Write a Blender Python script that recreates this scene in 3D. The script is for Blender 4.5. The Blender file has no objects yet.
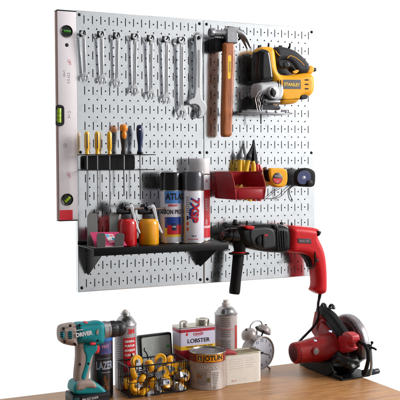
import bpy, bmesh, math, random
import numpy as np
from mathutils.geometry import delaunay_2d_cdt
from mathutils import Vector, Matrix, noise
random.seed(7)
C = bpy.context.scene.collection
R = math.radians
PI = math.pi
# ------------------------------------------------------------------ camera
CP = Vector((-0.7484646, -2.3757465, 0.374970))
YAW, PIT, ROL, FPX = 0.4480358, -0.0436085, -0.0033189, 854.663
sa, ca, sb, cb = math.sin(YAW), math.cos(YAW), math.sin(PIT), math.cos(PIT)
FWD = Vector((sa*cb, ca*cb, sb)); r0 = Vector((ca, -sa, 0)); u0 = r0.cross(FWD)
RGT = math.cos(ROL)*r0+math.sin(ROL)*u0; UPV = -math.sin(ROL)*r0+math.cos(ROL)*u0
def ray(px, py): return FWD+RGT*((px-200)/FPX)-UPV*((py-200)/FPX)
def at(px, py, Y):
    d = ray(px, py); return CP+d*((Y-CP.y)/d.y)
BZ = -0.30
def onb(px, py, Z=BZ):
    d = ray(px, py); return CP+d*((Z-CP.z)/d.z)
cam = bpy.data.cameras.new('camera'); camo = bpy.data.objects.new('camera', cam); C.objects.link(camo)
M3 = Matrix((RGT, UPV, -FWD)).transposed().to_4x4(); camo.matrix_world = Matrix.Translation(CP) @ M3
cam.sensor_width = 36; cam.lens = 36*FPX/400; cam.clip_end = 200; cam.clip_start = .05
bpy.context.scene.camera = camo
# ------------------------------------------------------------------ materials
def lin(h):
    h = h.lstrip('#'); o = []
    for i in (0, 2, 4):
        c = int(h[i:i+2], 16)/255; o.append(c/12.92 if c <= .04045 else ((c+.055)/1.055)**2.4)
    return (*o, 1)
MATS = {}
def mat(name, hexc, rough=.5, metal=0, var=.08, scale=40, bump=0.0, bscale=400, coat=0, rvar=.12, trans=0, spec=.5, dirt=None, dirtamt=.0):
    if name in MATS: return MATS[name]
    m = bpy.data.materials.new(name); m.use_nodes = True; nt = m.node_tree; N = nt.nodes; L = nt.links
    b = N['Principled BSDF']; c = lin(hexc)
    b.inputs['Metallic'].default_value = metal; b.inputs['Coat Weight'].default_value = coat; b.inputs['Coat Roughness'].default_value = .12
    b.inputs['Specular IOR Level'].default_value = spec; b.inputs['Transmission Weight'].default_value = trans
    tc = N.new('ShaderNodeTexCoord'); n = N.new('ShaderNodeTexNoise'); n.inputs['Scale'].default_value = scale; n.inputs['Detail'].default_value = 5
    L.new(tc.outputs['Object'], n.inputs['Vector'])
    mx = N.new('ShaderNodeMix'); mx.data_type = 'RGBA'
    mx.inputs[6].default_value = tuple(max(0, v*(1-var*1.6)) for v in c[:3])+(1,); mx.inputs[7].default_value = tuple(min(1, v*(1+var)) for v in c[:3])+(1,)
    L.new(n.outputs['Fac'], mx.inputs[0]); out = mx.outputs[2]
    if dirt:
        n2 = N.new('ShaderNodeTexNoise'); n2.inputs['Scale'].default_value = scale*1.7; n2.inputs['Detail'].default_value = 8; n2.inputs['Roughness'].default_value = .7
        L.new(tc.outputs['Object'], n2.inputs['Vector'])
        rp = N.new('ShaderNodeMapRange'); rp.inputs[1].default_value = .52; rp.inputs[2].default_value = .68; rp.inputs[4].default_value = dirtamt
        L.new(n2.outputs['Fac'], rp.inputs[0])
        m2 = N.new('ShaderNodeMix'); m2.data_type = 'RGBA'; m2.inputs[7].default_value = lin(dirt)
        L.new(out, m2.inputs[6]); L.new(rp.outputs[0], m2.inputs[0]); out = m2.outputs[2]
    L.new(out, b.inputs['Base Color'])
    n3 = N.new('ShaderNodeTexNoise'); n3.inputs['Scale'].default_value = scale*2.3; n3.inputs['Detail'].default_value = 4; L.new(tc.outputs['Object'], n3.inputs['Vector'])
    mr = N.new('ShaderNodeMapRange'); mr.inputs[3].default_value = max(.03, rough-rvar); mr.inputs[4].default_value = min(1, rough+rvar)
    L.new(n3.outputs['Fac'], mr.inputs[0]); L.new(mr.outputs[0], b.inputs['Roughness'])
    if bump:
        n4 = N.new('ShaderNodeTexNoise'); n4.inputs['Scale'].default_value = bscale; n4.inputs['Detail'].default_value = 3; L.new(tc.outputs['Object'], n4.inputs['Vector'])
        bp = N.new('ShaderNodeBump'); bp.inputs['Strength'].default_value = bump; bp.inputs['Distance'].default_value = .001
        L.new(n4.outputs['Fac'], bp.inputs['Height']); L.new(bp.outputs[0], b.inputs['Normal'])
    MATS[name] = m; return m
steel_board = mat('galvanised steel', '#e6e9ec', .17, 1, .05, 22, .05, 60, rvar=.07, dirt='#c7cbce', dirtamt=.5)
chrome = mat('chrome vanadium steel', '#cfcfd2', .25, 1, .03, 30, rvar=.03)
satin = mat('satin steel', '#8f8f92', .34, 1, .1, 60)
darkmetal = mat('dark steel', '#3a3a3d', .4, .9, .1)
blackpl = mat('black plastic', '#0d0d0f', .42, 0, .15, 60, .15, 700, spec=.22)
blackmt = mat('black powder coat', '#0d0d0f', .36, 0, .1, 60, .25, 1500, spec=.22)
blackgl = mat('glossy black plastic', '#070708', .18, 0, .1, rvar=.05)
rubber = mat('black rubber', '#0b0b0c', .6, 0, .2, 80, .3, 900, spec=.22)
greyrub = mat('charcoal rubber grip', '#2c2b30', .55, 0, .15, 80, .3, 900, spec=.22)
greypl = mat('grey plastic', '#75727a', .5, 0, .08)
tongue = mat('grey painted steel', '#6d6d6c', .5, 0, .08, 60, .1)
yel = mat('yellow tool plastic', '#f0a81a', .38, 0, .06, 50, .1, 800, spec=.28, dirt='#4a3a34', dirtamt=.22)
yelh = mat('translucent yellow handle', '#edb413', .25, 0, .08, 80, coat=.3)
orange = mat('orange plastic', '#e8860f', .35, 0, .06)
navy = mat('navy plastic', '#1c2a52', .33, 0, .1)
blue = mat('blue ink', '#1b3f98', .35, 0, .06)
red = mat('red tool plastic', '#c9161f', .36, 0, .06, 50, .1, 800, spec=.28, dirt='#4a3a34', dirtamt=.22)
redsaw = mat('dark red saw paint', '#8e0f13', .36, 0, .1, 50, .1, 800, spec=.28, dirt='#4a3a34', dirtamt=.22)
redbin = mat('red bin plastic', '#98101a', .34, 0, .08, 60, .1, 500, spec=.28, dirt='#4a3a34', dirtamt=.22)
redcan = mat('red enamel', '#c10e16', .22, 0, .05, coat=.5)
yelcan = mat('yellow enamel', '#f0a210', .25, 0, .05, coat=.4)
teal = mat('teal plastic', '#07838b', .42, 0, .07, 60, .1, 800, spec=.28, dirt='#4a3a34', dirtamt=.22)
beige = mat('warm grey rubber overmould', '#9b8880', .6, 0, .08, 70, .3, 900)
tick = mat('grey marking ink', '#9c98a0', .6)
white = mat('white enamel', '#e8e6ea', .35, 0, .03)
levelw = mat('white powder coated aluminium', '#e9e1e4', .42, 0, .03, 30)
canwhite = mat('white printed tin', '#dedbe4', .3, 0, .03, 30, coat=.3)
canlil = mat('pale lilac printed tin', '#cfcadf', .32, 0, .04, 30)
ink = mat('black ink', '#141418', .4)
inkred = mat('red ink', '#d2202e', .4)
inkredp = mat('faded red ink', '#d9707c', .5)
inkwhite = mat('white ink', '#f2f2f2', .4)
inkyel = mat('yellow ink', '#f2c12a', .4)
inkgrey = mat('grey ink', '#8f8c90', .5)
inkgrn = mat('green ink', '#2f9a52', .5)
pink = mat('magenta card', '#c4175d', .45, 0, .04)
vial = mat('green spirit vial', '#9fc022', .12, 0, .05, spec=.6)
viald = mat('dark green spirit vial', '#3e8c2c', .12, 0, .05)
brown = mat('brown edge paint', '#7a4a3c', .5)
brass = mat('brass screws', '#c9a552', .3, 1, .2, 200)
tinlid = mat('worn tin lid', '#8f8b86', .38, .85, .2, 50, .3, 200, dirt='#4a423c', dirtamt=.5)
tinrim = mat('tin rim', '#b9b4a6', .28, 1, .15, 80)
canside = mat('printed paint tin side', '#b3a49c', .36, .25, .1, 26, coat=.2, dirt='#7c6a60', dirtamt=.55)
oldcan = mat('old spray can label', '#b7aeae', .42, .1, .08, 40, dirt='#8f8582', dirtamt=.5)
oldtin = mat('blank white tin', '#e4e0d8', .4, 0, .04, 30, dirt='#cbbfae', dirtamt=.5)
dome = mat('spray can dome', '#b0aeb0', .3, 1, .1, 60, dirt='#8d8884', dirtamt=.25)
clockb = mat('rose grey clock enamel', '#9d9391', .36, .2, .08, 50, coat=.2)
clockf = mat('clock dial paper', '#b9bdc8', .5, 0, .03)
maroon = mat('maroon tin flap', '#9c1a26', .35, 0, .1)
guardm = mat('cast aluminium guard', '#9b969b', .4, .8, .12, 60, .2, 300, dirt='#5a4e4e', dirtamt=.6)
lazer = mat('lazer can black label', '#141418', .3, 0, .1, coat=.3)
lazerb = mat('blue can label', '#1764b4', .3, 0, .1, coat=.3)
cordm = mat('black rubber cord', '#101012', .5)
greywire = mat('grey cord', '#8a8a90', .5)
caseg = mat('scuffed clear lid', '#a3aaa6', .34, 0, .1, 45, .2, 120, dirt='#c4c9c5', dirtamt=.5)
wallm = mat('backing grey', '#8a8683', .8)
def wood(name, a, b_, c_, sc=1.0, ax='x', rough=.4):
    m = bpy.data.materials.new(name); m.use_nodes = True; nt = m.node_tree; N = nt.nodes; L = nt.links; b = N['Principled BSDF']
    tc = N.new('ShaderNodeTexCoord'); mp = N.new('ShaderNodeMapping')
    mp.inputs['Scale'].default_value = (2.2*sc, 26*sc, 26*sc) if ax == 'x' else (26*sc, 26*sc, 2.2*sc)
    L.new(tc.outputs['Object'], mp.inputs['Vector'])
    n = N.new('ShaderNodeTexNoise'); n.inputs['Scale'].default_value = 3.2; n.inputs['Detail'].default_value = 9; n.inputs['Roughness'].default_value = .62; n.inputs['Distortion'].default_value = .5
    L.new(mp.outputs[0], n.inputs['Vector'])
    cr = N.new('ShaderNodeValToRGB'); e = cr.color_ramp.elements; e[0].position = .34; e[0].color = lin(a); e[1].position = .72; e[1].color = lin(c_)
    k = e.new(.5); k.color = lin(b_); L.new(n.outputs['Fac'], cr.inputs[0])
    n2 = N.new('ShaderNodeTexNoise'); n2.inputs['Scale'].default_value = 38; n2.inputs['Detail'].default_value = 6; L.new(mp.outputs[0], n2.inputs['Vector'])
    mr0 = N.new('ShaderNodeMapRange'); mr0.inputs[1].default_value = .35; mr0.inputs[2].default_value = .62; mr0.inputs[3].default_value = .82; mr0.inputs[4].default_value = 1.06; L.new(n2.outputs['Fac'], mr0.inputs[0])
    mm = N.new('ShaderNodeVectorMath'); mm.operation = 'SCALE'; L.new(cr.outputs[0], mm.inputs[0]); L.new(mr0.outputs[0], mm.inputs['Scale'])
    ns = N.new('ShaderNodeTexNoise'); ns.inputs['Scale'].default_value = 14; ns.inputs['Detail'].default_value = 7; ns.inputs['Roughness'].default_value = .7; L.new(tc.outputs['Object'], ns.inputs['Vector'])
    ms = N.new('ShaderNodeMapRange'); ms.inputs[1].default_value = .5; ms.inputs[2].default_value = .72; ms.inputs[3].default_value = 1; ms.inputs[4].default_value = .72; L.new(ns.outputs['Fac'], ms.inputs[0])
    m5 = N.new('ShaderNodeVectorMath'); m5.operation = 'SCALE'; L.new(mm.outputs[0], m5.inputs[0]); L.new(ms.outputs[0], m5.inputs['Scale']); mm = m5
    L.new(mm.outputs[0], b.inputs['Base Color'])
    mr = N.new('ShaderNodeMapRange'); mr.inputs[3].default_value = rough-.08; mr.inputs[4].default_value = rough+.14; L.new(n.outputs['Fac'], mr.inputs[0]); L.new(mr.outputs[0], b.inputs['Roughness'])
    bp = N.new('ShaderNodeBump'); bp.inputs['Strength'].default_value = .25; bp.inputs['Distance'].default_value = .0006; L.new(n2.outputs['Fac'], bp.inputs['Height']); L.new(bp.outputs[0], b.inputs['Normal'])
    MATS[name] = m; return m
benchm = wood('bench wood', '#93623a', '#b07c4a', '#c2925e', 1.0, 'x', .34)
handlew = wood('hammer hickory', '#8a4520', '#ad602e', '#c07038', 2.2, 'z', .3)
# ------------------------------------------------------------------ mesh helpers
def build(name, bm, m, parent=None, sharp=35, smooth=True):
    bmesh.ops.recalc_face_normals(bm, faces=bm.faces)
    me = bpy.data.meshes.new(name); bm.to_mesh(me); bm.free()
    if smooth:
        me.polygons.foreach_set('use_smooth', [True]*len(me.polygons)); me.set_sharp_from_angle(angle=R(sharp))
    for q in (m if isinstance(m, (list, tuple)) else [m]): me.materials.append(q)
    o = bpy.data.objects.new(name, me); C.objects.link(o)
    if parent is not None: o.parent = parent; o.matrix_parent_inverse = Matrix.Translation(-parent.location) if parent.type == 'EMPTY' else Matrix()
    return o
def thing(name, label, cat, loc, group=None):
    o = bpy.data.objects.new(name, None); C.objects.link(o); o.location = loc; o.empty_display_size = .02
    o['label'] = label; o['category'] = cat
    if group: o['group'] = group
    return o
def tag(o, label, cat, group=None):
    o['label'] = label; o['category'] = cat
    if group: o['group'] = group
    return o
def add(bm, me, M=None):
    n0 = len(bm.verts); bm.from_mesh(me)
    if M is not None:
        bm.verts.ensure_lookup_table()
        for v in bm.verts[n0:]: v.co = M @ v.co
    return bm
def box(bm, lo, hi, bev=.0, M=None, seg=2):
    t = bmesh.new(); bmesh.ops.create_cube(t, size=1)
    lo = Vector(lo); hi = Vector(hi); c = (lo+hi)/2; s = hi-lo
    for v in t.verts: v.co = Vector((v.co.x*s.x, v.co.y*s.y, v.co.z*s.z))+c
    if bev: bmesh.ops.bevel(t, geom=t.edges[:], offset=bev, segments=seg, profile=.5, affect='EDGES')
    merge(bm, t, M); return bm
def merge(bm, t, M=None):
    vm = {}
    for v in t.verts: vm[v] = bm.verts.new(M @ v.co if M is not None else v.co)
    for f in t.faces:
        try:
            nf = bm.faces.new([vm[v] for v in f.verts]); nf.material_index = f.material_index
        except ValueError: pass
    t.free()
def basis(axis):
    a = Vector(axis).normalized(); h = Vector((0, 0, 1)) if abs(a.z) < .9 else Vector((0, 1, 0))
    x = h.cross(a).normalized(); y = a.cross(x); return x, y, a
def lathe(bm, o, axis, prof, seg=32, cap=True, arc=2*PI, xdir=None):
    """prof: list of (r, t) along axis from o"""
    o = Vector(o); x, y, a = basis(axis); rings = []
    if xdir is not None: x = Vector(xdir).normalized(); y = a.cross(x)
    full = abs(arc-2*PI) < 1e-6
    for r, t in prof:
        if r < 1e-6: rings.append([bm.verts.new(o+a*t)]); continue
        n = seg if full else seg+1
        rings.append([bm.verts.new(o+a*t+(x*math.cos(arc*i/seg)+y*math.sin(arc*i/seg))*r) for i in range(n)])
    for A, B in zip(rings, rings[1:]):
        n = max(len(A), len(B)); m = n if full else n-1
        for i in range(m):
            j = (i+1) % n
            if len(A) == 1 and len(B) == 1: continue
            if len(A) == 1: bm.faces.new((A[0], B[j], B[i]))
            elif len(B) == 1: bm.faces.new((A[i], A[j], B[0]))
            else: bm.faces.new((A[i], A[j], B[j], B[i]))
    if cap and full:
        for Rg in (rings[0], rings[-1]):
            if len(Rg) > 2: bm.faces.new(Rg)
    return bm
def cyl(bm, p0, p1, r0, r1=None, seg=20, bev=0):
    r1 = r0 if r1 is None else r1; p0 = Vector(p0); p1 = Vector(p1); L = (p1-p0).length
    pr = [(r0, 0), (r1, L)] if not bev else [(r0-bev, 0), (r0-.3*bev, .3*bev), (r0, bev), (r1, L-bev), (r1-.3*bev, L-.3*bev), (r1-bev, L)]
    return lathe(bm, p0, p1-p0, pr, seg)
def crs(pts, n=6):
    pts = [Vector(p) for p in pts]; out = []
    P = [pts[0]*2-pts[1]]+pts+[pts[-1]*2-pts[-2]]
    for i in range(1, len(P)-2):
        a, b, c, d = P[i-1:i+3]
        for k in range(n):
            t = k/n; out.append(.5*((2*b)+(c-a)*t+(2*a-5*b+4*c-d)*t*t+(3*b-a-3*c+d)*t**3))
    return out+[pts[-1]]
def tube(bm, pts, r, seg=10, sm=6):
    P = crs(pts, sm) if sm else [Vector(p) for p in pts]
    rr = r if callable(r) else (lambda t: r)
    T = []
    for i in range(len(P)):
        T.append((P[min(i+1, len(P)-1)]-P[max(i-1, 0)]).normalized())
    x, y, a = basis(T[0]); rings = []
    for i, p in enumerate(P):
        x = (x-T[i]*x.dot(T[i])).normalized(); y = T[i].cross(x); q = rr(i/(len(P)-1))
        rings.append([bm.verts.new(p+(x*math.cos(2*PI*k/seg)+y*math.sin(2*PI*k/seg))*q) for k in range(seg)])
    for A, B in zip(rings, rings[1:]):
        for k in range(seg): bm.faces.new((A[k], A[(k+1) % seg], B[(k+1) % seg], B[k]))
    bm.faces.new(rings[0]); bm.faces.new(rings[-1]); return bm
def chaikin(p, n=2, w=.25, cap=.0042):
    for _ in range(n):
        q = []
        for i in range(len(p)):
            a = p[i]; b = p[(i+1) % len(p)]
            f = min(w, cap/max(1e-6, math.hypot(a[0]-b[0], a[1]-b[1]))) if _ == 0 else min(w, cap*.4/max(1e-6, math.hypot(a[0]-b[0], a[1]-b[1])))
            q.append((a[0]*(1-f)+b[0]*f, a[1]*(1-f)+b[1]*f)); q.append((a[0]*f+b[0]*(1-f), a[1]*f+b[1]*(1-f)))
        p = q
    return p
def puff(loop, th, bev):
    """rounded solid from an outline: thickness grows with the distance from the edge"""
    P = []; xs = [p[0] for p in loop]; ys = [p[1] for p in loop]
    s = max(.0016, (max(xs)-min(xs)+max(ys)-min(ys))/110)
    for i in range(len(loop)):
        a = Vector(loop[i]); b = Vector(loop[(i+1) % len(loop)]); n = max(1, int(math.ceil((b-a).length/s)))
        for k in range(n): P.append(tuple(a.lerp(b, k/n)))
    B = np.array(P); A0 = B; A1 = np.roll(B, -1, axis=0)
    def dist(Q):
        d = A1-A0; L2 = (d**2).sum(1)+1e-18; out = np.empty(len(Q))
        for c in range(0, len(Q), 800):
            q = Q[c:c+800, None, :]; t = np.clip(((q-A0)*d).sum(2)/L2, 0, 1); out[c:c+800] = np.sqrt((((A0+t[..., None]*d)-q)**2).sum(2).min(1))
        return out
    def inside(Q):
        x = Q[:, 0][:, None]; y = Q[:, 1][:, None]; c = (A0[:, 1] > y) != (A1[:, 1] > y)
        xi = A0[:, 0]+(y-A0[:, 1])*(A1[:, 0]-A0[:, 0])/np.where(abs(A1[:, 1]-A0[:, 1]) < 1e-15, 1e-15, A1[:, 1]-A0[:, 1])
        return ((c & (x < xi)).sum(1) % 2) == 1
    G = []; j = 0; y = min(ys)
    while y < max(ys):
        x = min(xs)+(s/2 if j % 2 else 0)
        while x < max(xs): G.append((x, y)); x += s
        y += s*.866; j += 1
    G = np.array(G); G = G[inside(G)]; G = G[dist(G) > bev*.42]
    T = np.roll(B, -1, axis=0)-np.roll(B, 1, axis=0); T /= np.linalg.norm(T, axis=1)[:, None]+1e-12; Nn = np.stack([-T[:, 1], T[:, 0]], 1)
    for f in (.03, .11, .24):
        for sg in (1, -1):
            Q = B+Nn*bev*f*sg; k = inside(Q); Q = Q[k]
            if len(Q): G = np.vstack([G, Q[dist(Q) > bev*f*.96]])
    n = len(P); V = [Vector(p) for p in P]+[Vector(p) for p in G]
    vo, eo, fo, _, _, _ = delaunay_2d_cdt(V, [], [list(range(n))], 1, 1e-7)
    Q = np.array([(v.x, v.y) for v in vo]); d = dist(Q); dd = np.minimum(d, bev)
    h = th/2-bev+np.sqrt(np.maximum(0, bev**2-(bev-dd)**2)); N = len(vo)
    cnt = {}
    for f in fo:
        for i in range(len(f)):
            e = (f[i], f[(i+1) % len(f)]); k = (min(e), max(e)); cnt.setdefault(k, []).append(e)
    VV = [(v.x, v.y, float(h[i])) for i, v in enumerate(vo)]+[(v.x, v.y, -float(h[i])) for i, v in enumerate(vo)]
    FF = [list(f) for f in fo]+[[i+N for i in reversed(f)] for f in fo]
    for k, es in cnt.items():
        if len(es) == 1: a, b = es[0]; FF.append([b, a, a+N, b+N])
    me = bpy.data.meshes.new('tmp'); me.from_pydata(VV, [], FF); return me
def slabmesh(loops, th, bev, res=3):
    if bev > .0058 and len(loops) == 1: return puff(loops[0], th, min(bev, th/2*.98))
    cu = bpy.data.curves.new('tmp', 'CURVE'); cu.dimensions = '2D'; cu.fill_mode = 'BOTH'
    bev = min(bev, th/2*.98); cu.extrude = th/2-bev; cu.bevel_depth = bev; cu.bevel_resolution = res; cu.offset = -bev
    for lp in loops:
        s = cu.splines.new('POLY'); s.points.add(len(lp)-1); s.use_cyclic_u = True
        for i, (x, y) in enumerate(lp): s.points[i].co = (x, y, 0, 1)
    o = bpy.data.objects.new('tmp', cu); me = bpy.data.meshes.new_from_object(o)
    bpy.data.objects.remove(o); bpy.data.curves.remove(cu); return me
def WALL(Y): return Matrix(((1, 0, 0, 0), (0, 0, -1, Y), (0, 1, 0, 0), (0, 0, 0, 1)))   # local xy -> world xz at y=Y
def pxo(pts, Y): return [(at(x, y, Y).x, at(x, y, Y).z) for x, y in pts]
def K(x0, y0, s): return lambda pts: [(x0+a/s, y0+b/s) for a, b in pts]
def slab(bm, pts, Y, th, bev=.001, ch=2, holes=(), res=3, M=None):
    """px outline in the plane y=Y, thickness th centred on it"""
    f = (lambda l: chaikin(l, ch+(bev > .009), cap=max(.0042, bev*1.1))) if ch else (lambda l: l)
    loops = [f(pxo(pts, Y))]+[f(pxo(h, Y)) for h in holes]
    me = slabmesh(loops, th, bev, res); add(bm, me, (M or Matrix()) @ WALL(Y)); bpy.data.meshes.remove(me); return bm
def slabl(bm, loops, M, th, bev=.001, res=3):
    me = slabmesh(loops, th, bev, res); add(bm, me, M); bpy.data.meshes.remove(me); return bm
def textmesh(s, size, ext=.0002, bold=.0, sx=1, align='CENTER', shear=0):
    cu = bpy.data.curves.new('t', 'FONT'); cu.body = s; cu.size = size; cu.extrude = ext; cu.offset = bold*size; cu.align_x = align; cu.align_y = 'CENTER'; cu.resolution_u = 3; cu.shear = shear
    o = bpy.data.objects.new('t', cu); me = bpy.data.meshes.new_from_object(o); bpy.data.objects.remove(o); bpy.data.curves.remove(cu)
    for v in me.vertices: v.co.x *= sx
    return me
def text(bm, s, size, M, **k):
    me = textmesh(s, size, **k); add(bm, me, M); bpy.data.meshes.remove(me)
def ztext(bm, s, px, py, Y, hpx, rot=0, **k):
    p = at(px, py, Y); sc = (at(px, py, Y).z-at(px, py+1, Y).z)
    text(bm, s, hpx*sc/.7, Matrix.Translation(p) @ WALL(0) @ Matrix.Rotation(rot, 4, 'Z'), **k)
def camang(c): return math.atan2(CP.y-c[1], CP.x-c[0])
def wrapt(bm, s, c, r, off, z, size, rot=0, ext=.00015, **k):
    """text bent round a vertical cylinder, off = metres of arc to the right of the camera-facing line"""
    me = textmesh(s, size, ext=ext, **k); t = bmesh.new(); t.from_mesh(me); bpy.data.meshes.remove(me)
    bmesh.ops.triangulate(t, faces=t.faces)
    bmesh.ops.subdivide_edges(t, edges=[e for e in t.edges if e.calc_length() > size*.3], cuts=1)
    a0 = camang(c); Rm = Matrix.Rotation(rot, 2)
    for v in t.verts:
        p = Rm @ Vector((v.co.x, v.co.y)); a = a0+(off+p.x)/r; rr = r+v.co.z+ext
        v.co = Vector((c[0]+rr*math.cos(a), c[1]+rr*math.sin(a), z+p.y))
    merge(bm, t)
def patch(bm, c, r, off0, off1, z0, z1, n=10, e=.0003):
    """rectangular printed area on a cylinder"""
    a0 = camang(c); A = []; B = []
    for i in range(n+1):
        a = a0+(off0+(off1-off0)*i/n)/r; x = c[0]+(r+e)*math.cos(a); y = c[1]+(r+e)*math.sin(a)
        A.append(bm.verts.new((x, y, z0))); B.append(bm.verts.new((x, y, z1)))
    for i in range(n): bm.faces.new((A[i], A[i+1], B[i+1], B[i]))
def disc(bm, px, py, Y, rpx, th, bev=.0006, seg=28, ry=None):
    p = at(px, py, Y); s = at(px, py, Y).z-at(px, py+1, Y).z
    return cyl(bm, p+Vector((0, th/2, 0)), p-Vector((0, th/2, 0)), rpx*s, seg=seg, bev=min(bev, rpx*s*.4))
def nb(): return bmesh.new()
IN = .0254
# ------------------------------------------------------------------ pegboard
def pegpanel(x0, lab):
    root = thing('pegboard_panel', lab, 'pegboard', (x0, 0, 0), 'steel pegboard panels')
    W = 16*IN; H = 32*IN; TH = .0011
    def circ(cx, cz, r, n=12): return [(cx+r*math.cos(2*PI*i/n), cz+r*math.sin(2*PI*i/n)) for i in range(n)]
    def slot(cx, cz, hw, hl):
        o = []
        for s in (1, -1):
            for k in range(7):
                a = PI*k/6; o.append((cx+s*hw*math.cos(a), cz+s*(hl-hw)+s*hw*math.sin(a)))
        return o
    def tmpl(kind):
        t = bmesh.new(); hl = []
        if 'd' in kind: hl.append(circ(.25*IN, 0, .0024))
        if 's' in kind: hl.append(slot(.75*IN, 0, .0014, .0122))
        ed = []
        for lp in [[(0, -.5*IN), (IN, -.5*IN), (IN, .5*IN), (0, .5*IN)]]+hl:
            vs = [t.verts.new((x, 0, z)) for x, z in lp]; ed += [t.edges.new((vs[i], vs[(i+1) % len(vs)])) for i in range(len(vs))]
        bmesh.ops.triangle_fill(t, edges=ed, use_beauty=True)
        if any(f.normal.length == 0 for f in t.faces): t.normal_update()
        t.verts.index_update(); V = [v.co.copy() for v in t.verts]; F = [[v.index for v in f.verts] for f in t.faces]
        # face -Y
        F2 = []
        for f in F:
            n = (V[f[1]]-V[f[0]]).cross(V[f[2]]-V[f[0]]); F2.append(f if n.y < 0 else f[::-1])
        W_ = []
        i0 = 4
        for lp in hl:
            n = len(lp); b0 = len(V)
            for k in range(n): V.append(Vector((lp[k][0], TH, lp[k][1])))
            for k in range(n): W_.append([i0+k, i0+(k+1) % n, b0+(k+1) % n, b0+k])
            i0 += n
        t.free(); return V, F2+W_
    T = {k: tmpl(k) for k in ('ds', 's', 'd', 'x')}
    V = []; F = []
    def put(k, dx, dz):
        v, f = T[k]; n = len(V); V.extend([(p.x+dx, p.y, p.z+dz) for p in v]); F.extend([[i+n for i in q] for q in f])
    for j in range(1, 32):
        odd = j % 2 == 1
        for i in range(0, 15):
            if i == 0: k = 's' if odd else 'x'
            else: k = 'ds' if odd else 'd'
            put(k, (i+.25)*IN, j*IN)
    def quad(xa, xb, za, zb):
        n = len(V); V.extend([(xa, 0, za), (xb, 0, za), (xb, 0, zb), (xa, 0, zb)]); F.append([n, n+1, n+2, n+3])
    g = .0006; b = .002
    quad(g+b, .25*IN, .5*IN, 31.5*IN); quad(15.25*IN, W-g-b, .5*IN, 31.5*IN)
    quad(g+b, W-g-b, b, .5*IN); quad(g+b, W-g-b, 31.5*IN, H-b)
    # rolled edge and flange: sweep a profile round the rectangle
    prof = [(0, 0)]+[(b*math.sin(a), b-b*math.cos(a)) for a in (R(22), R(45), R(67), R(90))]+[(b, .019)]
    rings = []
    for o_, y in prof:
        n = len(V); rings.append(n)
        V.extend([(g+b-o_, y, b-o_), (W-g-b+o_, y, b-o_), (W-g-b+o_, y, H-b+o_), (g+b-o_, y, H-b+o_)])
    for A, B in zip(rings, rings[1:]):
        for i in range(4): F.append([A+i, A+(i+1) % 4, B+(i+1) % 4, B+i])
    me = bpy.data.meshes.new('perforated_face'); me.from_pydata(V, [], F)
    me.polygons.foreach_set('use_smooth', [True]*len(me.polygons)); me.set_sharp_from_angle(angle=R(40)); me.materials.append(steel_board)
    o = bpy.data.objects.new('perforated_face', me); C.objects.link(o); o.parent = root
    bm = nb(); box(bm, (x0+g+b, .0165, b), (x0+W-g-b, .0195, H-b)); build('wall_patch', bm, wallm, root)  # unseen piece of wall, added so the holes look dark against the white world
    for sx in (.45, 15.5):
        for sz in (.5, 16, 31.5):
            bm = nb(); p = Vector((x0+sx*IN, 0, sz*IN))
            lathe(bm, p, (0, -1, 0), [(.0043, -.001), (.0047, .0006), (.0042, .0018), (.003, .0026), (.0016, .0029), (.0013, .0018), (0, .0018)], 20)
            build('screw', bm, darkmetal, root)
pegpanel(0, 'left galvanised steel pegboard panel that holds the row of wrenches and the shelf')
pegpanel(16*IN, 'right galvanised steel pegboard panel behind the hammer, jigsaw and red bin')
# ------------------------------------------------------------------ spirit level
Yl = -.012
x0 = at(58.2, 100, Yl).x; x1 = -.0015; zt = at(60, 9.6, Yl).z; zb = at(62, 221.3, Yl).z
lv = thing('spirit_level', 'long white spirit level hanging upright beside the left edge of the pegboard', 'spirit level', (x0, 0, zb))
bm = nb(); box(bm, (x0, Yl, zb+.003), (x1, .012, zt-.003), .0012); build('body', bm, levelw, lv)
bm = nb(); box(bm, (x0-.0012, Yl+.002, zb+.004), (x0-.0001, .011, zt-.004), .0004); build('edge_strip', bm, brown, lv)
for za, zb_ in ((zt-.003, zt), (zb, zb+.003)):
    bm = nb(); box(bm, (x0-.0015, Yl-.001, za), (x1, .013, zb_), .001); build('end_cap', bm, blackpl, lv)
bm = nb(); pz = at(66, 210, Yl).z; box(bm, (x0+.0005, Yl-.0006, zb+.003), (at(72.6, 215, Yl).x, Yl-.00005, pz)); build('band', bm, inkred, lv)
def vialround(px, py, ang, m):
    p = at(px, py, Yl); bm = nb(); r = 5.9/345
    lathe(bm, p, (0, -1, 0), [(r-.0035, -.0005), (r-.003, .002), (r-.001, .003), (r, .0022), (r, -.001)], 36, cap=False)
    lathe(bm, p, (0, -1, 0), [(0, .0004), (r-.002, .0004)], 36, cap=False)
    h = build('vial_housing', bm, blackgl, lv)
    bm = nb(); d = Vector((math.cos(ang), 0, math.sin(ang))); q = p+Vector((0, -.001, 0)); cyl(bm, q-d*.0105, q+d*.0105, .0042, seg=16, bev=.001)
    v = build('vial', bm, m, h); bm = nb()
    for s in (-.0035, .0035): cyl(bm, q+d*(s-.0003), q+d*(s+.0003), .0044, seg=16)
    build('ring', bm, ink, h)
vialround(66.7, 31.3, 0, viald); vialround(67.3, 199.5, R(42), vial)
bm = nb(); disc(bm, 66.9, 45, Yl, 1.9, .0008); build('hole', bm, ink, lv)
bm = nb()
slab(bm, [(55.6, 104.8), (61.5, 104.8), (64.3, 107), (64.3, 124), (61.5, 126.2), (55.6, 126.2)], Yl-.001, .004, .0008, 1, holes=[[(56.5, 108.6), (61.2, 108.6), (61.2, 122.4), (56.5, 122.4)]])
hh = build('vial_housing', bm, blackgl, lv)
bm = nb(); cyl(bm, at(59, 108.4, Yl-.0005), at(59, 122.6, Yl-.0005), .0065, seg=20); build('vial', bm, vial, hh)
bm = nb(); 
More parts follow.
